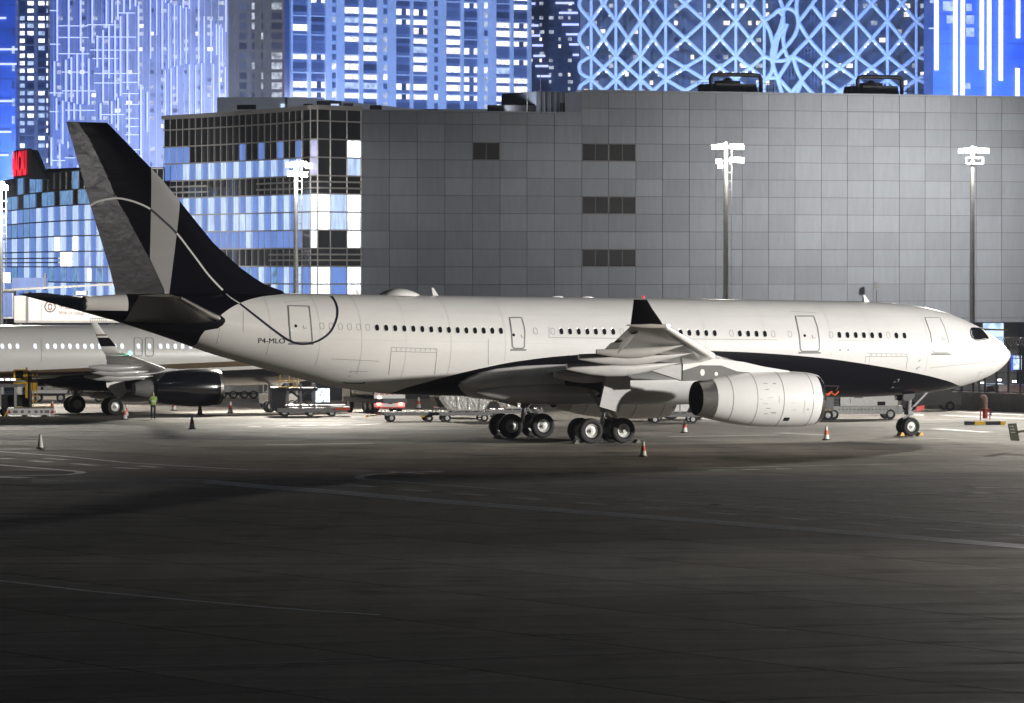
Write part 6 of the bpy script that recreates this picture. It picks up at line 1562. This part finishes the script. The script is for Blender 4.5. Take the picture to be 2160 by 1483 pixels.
# free-form middle of the lattice
for pts in [[(1612, -29), (1640, -10), (1652, 25), (1645, 60), (1632, 90), (1628, 125), (1640, 165), (1655, 215)], [(1612, 44), (1625, 70), (1632, 110), (1628, 150), (1615, 167)], [(1640, 22), (1660, 17), (1678, 26), (1684, 46), (1676, 75), (1652, 105), (1632, 128)], [(1640, 22), (1652, 34), (1650, 60), (1640, 85), (1634, 120)],
            [(1684, 46), (1712, 10), (1738, -29)], [(1684, 46), (1706, 82), (1738, 118)], [(1706, 82), (1738, 44)], [(1706, 82), (1672, 118), (1640, 167)], [(1672, 118), (1682, 150), (1690, 170), (1680, 200)], [(1672, 118), (1710, 140), (1738, 167)], [(1632, 128), (1655, 127), (1672, 118)], [(1655, 215), (1690, 170), (1738, 118)], [(1612, 118), (1632, 128)], [(1612, 167), (1640, 165), (1665, 190), (1700, 215)], [(1690, 170), (1712, 195), (1738, 216)],
            [(1652, 25), (1690, -29)], [(1684, 46), (1680, 10), (1690, -29)], [(1612, 44), (1632, 30), (1640, 22)], [(1660, 50), (1652, 80), (1660, 118), (1672, 118)], [(1712, 10), (1738, 44)]]:
    strut(pts, .75, 'curved_strut')
for r in range(-2, 14):
    y = -10 + 18.0 * r
    for c in range(42):
        xx = 1232 + 17.3 * c
        if 1628 < xx < 1725 or rnd.random() < .45: continue
        u = rnd.random(); w = rnd.choice((7, 10, 13))
        p_ = LW[2] if u < .25 else LW[0] if u < .42 else LW[1] if u < .47 else M['t_glass']
        fbox(T6, xx, y, xx + w, y + 9, 'window', p_, .3, .35) if (c + r) % 1 == 0 and (rnd.random() < .75) else None
M['spark'] = emit('node_lamp', (.85, .9, 1), 6)
spm = MB().lathe([(-.3, .02), (-.2, .22), (0, .3), (.2, .22), (.3, .02)], (0, 0, 0), 'Y', 8).mesh('node_lamp', M['spark'])
for cols in (colsL, colsR):
    for xa, xb in zip(cols[:-1], cols[1:]):
        for y0, y1 in zip(rows[1:-2], rows[2:-1]):
            for t_ in (.3, .38, .62):
                if rnd.random() < .75: inst('node_lamp', spm, T6[0], LP(xa + (xb - xa) * t_, (y0 + y1) / 2 + abs(t_ - .5) * (y1 - y0) * .9 + 4, -1.2))
atr = MB()
for k in range(14):
    atr.bar(LP(1634 + 7 * k, -60, 4), LP(1634 + 7 * k, 250, 4), .25)
    atr.bar(LP(1634, -40 + 22 * k, 4), LP(1728, -28 + 22 * k, 4), .25); atr.bar(LP(1634, -20 + 22 * k, 4), LP(1728, -50 + 22 * k, 4), .2)
atr.build('atrium_grid', M['t_mid'], T6[0])

# ================================================================== LAMPS
def spot(loc, tgt, P, ang, color, parent=None, soft=.4, blend=.6, name='flood_beam'):
    l = bpy.data.lights.new(name, 'SPOT'); l.energy = P; l.spot_size = R(ang); l.spot_blend = blend; l.shadow_soft_size = soft; l.color = color
    o = bpy.data.objects.new(name, l); loc = Vector(loc); tgt = Vector(tgt)
    pl = Vector(parent.location) if parent else Vector((0, 0, 0))
    o.location = loc - pl; o.rotation_euler = (tgt - loc).to_track_quat('-Z', 'Y').to_euler()
    return link(o, parent)
WARM = (1.0, .94, .84)
def mast(px, Y, pytop, label, heads, beams, ladder=True, rb=.22):
    top = at(px, pytop, Y); b = Vector((top.x, Y, 0)); H_ = top.z
    t = tag(empty('light_mast', b), label, 'light mast', 'apron light masts')
    MB().cyl((0, 0, 0), (0, 0, H_), rb, rb * .62, 14).build('pole', M['pole'], t, smooth=True)
    MB().cyl((0, 0, 0), (0, 0, 4.2), rb * 1.12, rb * 1.05, 14).build('pole_sleeve', M['light_grey'], t, smooth=True)
    if ladder:
        ld = MB()
        for k in range(int(H_ * 1.6) - 8): ld.bar((rb * .8, 0, 5 + k * .6), (rb * 1.9, 0, 5 + k * .6), .035)
        ld.bar((rb * 1.9, 0, 5), (rb * 1.9, 0, H_ - .5), .03); ld.build('ladder', M['pole'], t)
    for hx, hy, w in heads:       # head positions in photo pixels
        p_ = at(hx, hy, Y) - b
        hd = MB().box((p_.x, -.05, p_.z), (w, .35, .36)).build('floodlight', M['pole'], t)
        MB().box((p_.x, -.24, p_.z - .03), (w * .88, .04, .27)).build('lens', M['lamp_white'], hd)
        MB().bar((p_.x, .1, p_.z), (0, .0, p_.z - .02), .08).build('arm', M['pole'], t)
    for tgt, P, ang in beams: spot(b + Vector((0, -.6, H_ - .3)), tgt, P, ang, WARM, t, 1.3, 1.0 if tgt[2] else .6)
    pl_ = bpy.data.lights.new('lamp_spill', 'POINT'); pl_.energy = 1500; pl_.shadow_soft_size = .15; pl_.color = WARM
    po_ = bpy.data.objects.new('lamp_spill', pl_); po_.location = (.25, -1.1, H_ - .5); link(po_, t)
    return t
mast(1531, 408, 300, 'floodlight mast above the right wing in front of the panelled wall', [(1508, 310, .5), (1522, 309, .5), (1548, 309, .55), (1562, 310, .45), (1548, 337, .6), (1562, 338, .5), (1516, 340, .4), (1519, 350, .35)],
     [((14, 391, 0), 60000, 54)])
wallpt = GW(1790, 420)
spot(at(1576, 322, 406.4), GW(1640, 400), 5000, 150, WARM, None, .4, 1.0, name='wall_beam')
mast(2051, 415, 308, 'floodlight mast at the right behind the cockpit', [(2026, 318, .35), (2040, 317, .5), (2054, 316, .5), (2068, 317, .5), (2080, 318, .4)], [((28, 388, 0), 60000, 58)], False)
m2_ = at(2055, 345, 415); tt = [o for o in bpy.data.objects if o.name.startswith('light_mast')][-1]
MB().box((m2_.x - tt.location.x, -.1, m2_.z), (1.3, .5, .08)).box((m2_.x - tt.location.x, -.1, m2_.z + .4), (1.3, .5, .08)).box((m2_.x - tt.location.x - .6, -.1, m2_.z + .2), (.08, .5, .4)).box((m2_.x - tt.location.x + .6, -.1, m2_.z + .2), (.08, .5, .4)).build('service_cage', M['white_matt'], tt)
mast(624, 408, 340, 'floodlight mast in front of the glass building', [(610, 348, .5), (622, 346, .5), (640, 346, .5), (652, 350, .5), (613, 366, .45), (641, 368, .55)], [((-12, 386, 0), 110000, 58)])
mast(1, 425, 383, 'floodlight mast at the left edge beside the curved glass building', [(-10, 389, .5), (3, 388, .5), (10, 396, .5), (-4, 404, .5)], [((-32, 398, 0), 75000, 56)])
mast(2545, 426, 320, 'floodlight mast of the rear row standing just right of the frame', [(2520, 330, .5), (2533, 330, .5), (2556, 330, .5), (2569, 330, .5)], [((27, 447, 11), 52000, 92), ((38, 362, 0), 260000, 44)], False)
p_ = at(6, 398, 424); spot(p_, (-34, 440, 6), 26000, 120, WARM, None, .4, 1.0, name='bridge_beam')
p_ = at(640, 352, 407); spot(p_, (-20, 440, 12), 5000, 140, WARM, None, .4, 1.0, name='facade_beam')
p_ = at(690, 247, 528); spot(p_, at(720, 210, 562), 9000, 140, (.8, .88, 1.0), None, .4, 1.0, name='roof_fill')  # unseen lamp added to brighten the pale roof block
q_ = RP(1060, 228) + gn * .6; spot(q_, RP(1180, 205), 900, 150, (.85, .9, 1.0), None, .1, 1.0, name='roof_fill')  # another unseen lamp, added to lift the plant room wall
# mast standing outside the frame to the right, ahead of the nose: the key light on the aircraft
kp = Vector((120.7, 281.8, 0))
km = tag(empty('light_mast', kp), 'floodlight mast standing right of the frame ahead of the nose', 'light mast', 'apron light masts')
MB().cyl((0, 0, 0), (0, 0, 19), .4, .2, 14).build('pole', M['pole'], km)
for k in range(4):
    hd = MB().box((-.3, -1.05 + .7 * k, 18.6), (.4, .6, .5)).build('floodlight', M['pole'], km); MB().box((-.52, -1.05 + .7 * k, 18.5), (.04, .5, .4)).build('lens', M['lamp_white'], hd)
spot(kp + Vector((-.8, .4, 18.4)), (19, 336, 4), 940000, 41, (1.0, .97, .92), km, 1.0, .9)
spot(kp + Vector((-.8, -.6, 18.4)), (17, 296, 0), 480000, 28, (1.0, .90, .76), km, 1.0, .9)
kp2 = Vector((48, 222, 0))
km2 = tag(empty('light_mast', kp2), 'floodlight mast standing right of the frame in the foreground', 'light mast', 'apron light masts')
MB().cyl((0, 0, 0), (0, 0, 23), .35, .2, 14).build('pole', M['pole'], km2)
for k in range(2):
    hd = MB().box((-.3, -.4 + .7 * k, 22.6), (.4, .6, .5)).build('floodlight', M['pole'], km2); MB().box((-.52, -.4 + .7 * k, 22.5), (.04, .5, .4)).build('lens', M['lamp_white'], hd)
spot(kp2 + Vector((-.8, .4, 22.4)), (-21, 316.5, 6.5), 13000, 13, (1.0, .96, .90), km2, .5, 1.0)
kp3 = Vector((38, 200, 0))  # lamp post added out of view to light the right foreground
km3 = tag(empty('light_mast', kp3), 'unseen lamp post added right of the frame to brighten the foreground', 'light mast', 'apron light masts')
MB().cyl((0, 0, 0), (0, 0, 14.4), .2, .12, 12).build('pole', M['pole'], km3)
hd = MB().box((-.3, 0, 14.2), (.6, .4, .3)).build('floodlight', M['pole'], km3); MB().box((-.35, 0, 14.03), (.5, .34, .03)).build('lens', M['lamp_white'], hd)
spot(kp3 + Vector((-.4, 0, 13.9)), (20, 186, 0), 13000, 112, (1.0, .99, .96), km3, .3, 1.0)
# unseen spots added behind the panelled building to brighten the tower fronts
def flood(px, Y, z, tgt, P, ang, color):
    p_ = pY(px, Y); p_.z = z; spot(p_, tgt, P, ang, color, None, 2.0, .8, 'tower_fill_spot')
BL = (.22, .42, 1.0)
for px in (700, 860, 1020): flood(px, 1840, 38, pY(px + 20, 2010) + Vector((0, 0, 75)), 800000, 110, (.30, .48, 1.0))
for px in (150, 330): flood(px, 1900, 38, pY(px, 2030) + Vector((0, 0, 75)), 95000, 120, (.20, .34, 1.0))
flood(20, 1900, 38, pY(10, 2030) + Vector((0, 0, 70)), 260000, 120, (.2, .36, 1.0))
flood(70, 1985, 38, pY(70, 2060) + Vector((0, 0, 80)), 90000, 120, (.45, .6, 1.0))
flood(540, 1950, 38, pY(540, 2080) + Vector((0, 0, 75)), 800000, 90, (.95, .95, 1.0))
for px in (1330, 1470, 1640, 1780, 1900): flood(px, 1900, 38, pY(px, 2010) + Vector((0, 0, 75)), 200000, 110, (.42, .60, 1.0))
flood(1660, 1940, 40, pY(1665, 2003) + Vector((0, 0, 85)), 55000, 60, (.7, .9, 1.0))
for px in (2030, 2130): flood(px, 1870, 38, pY(px, 1960) + Vector((0, 0, 75)), 640000, 120, (.12, .28, 1.0))

# ================================================================== HAZE
HAZE = 0.00025
if HAZE:
    hm = bpy.data.materials.new('haze'); hm.use_nodes = True; nt = hm.node_tree; nt.nodes.remove(nt.nodes['Principled BSDF'])
    pv = nt.nodes.new('ShaderNodeVolumePrincipled'); pv.inputs['Density'].default_value = HAZE; pv.inputs['Color'].default_value = (.75, .82, 1.0, 1)
    nt.links.new(pv.outputs[0], nt.nodes['Material Output'].inputs['Volume'])
    hz = MB().box((0, 1100, 90), (1600, 2500, 190)).build('haze', hm); hz['kind'] = 'stuff'
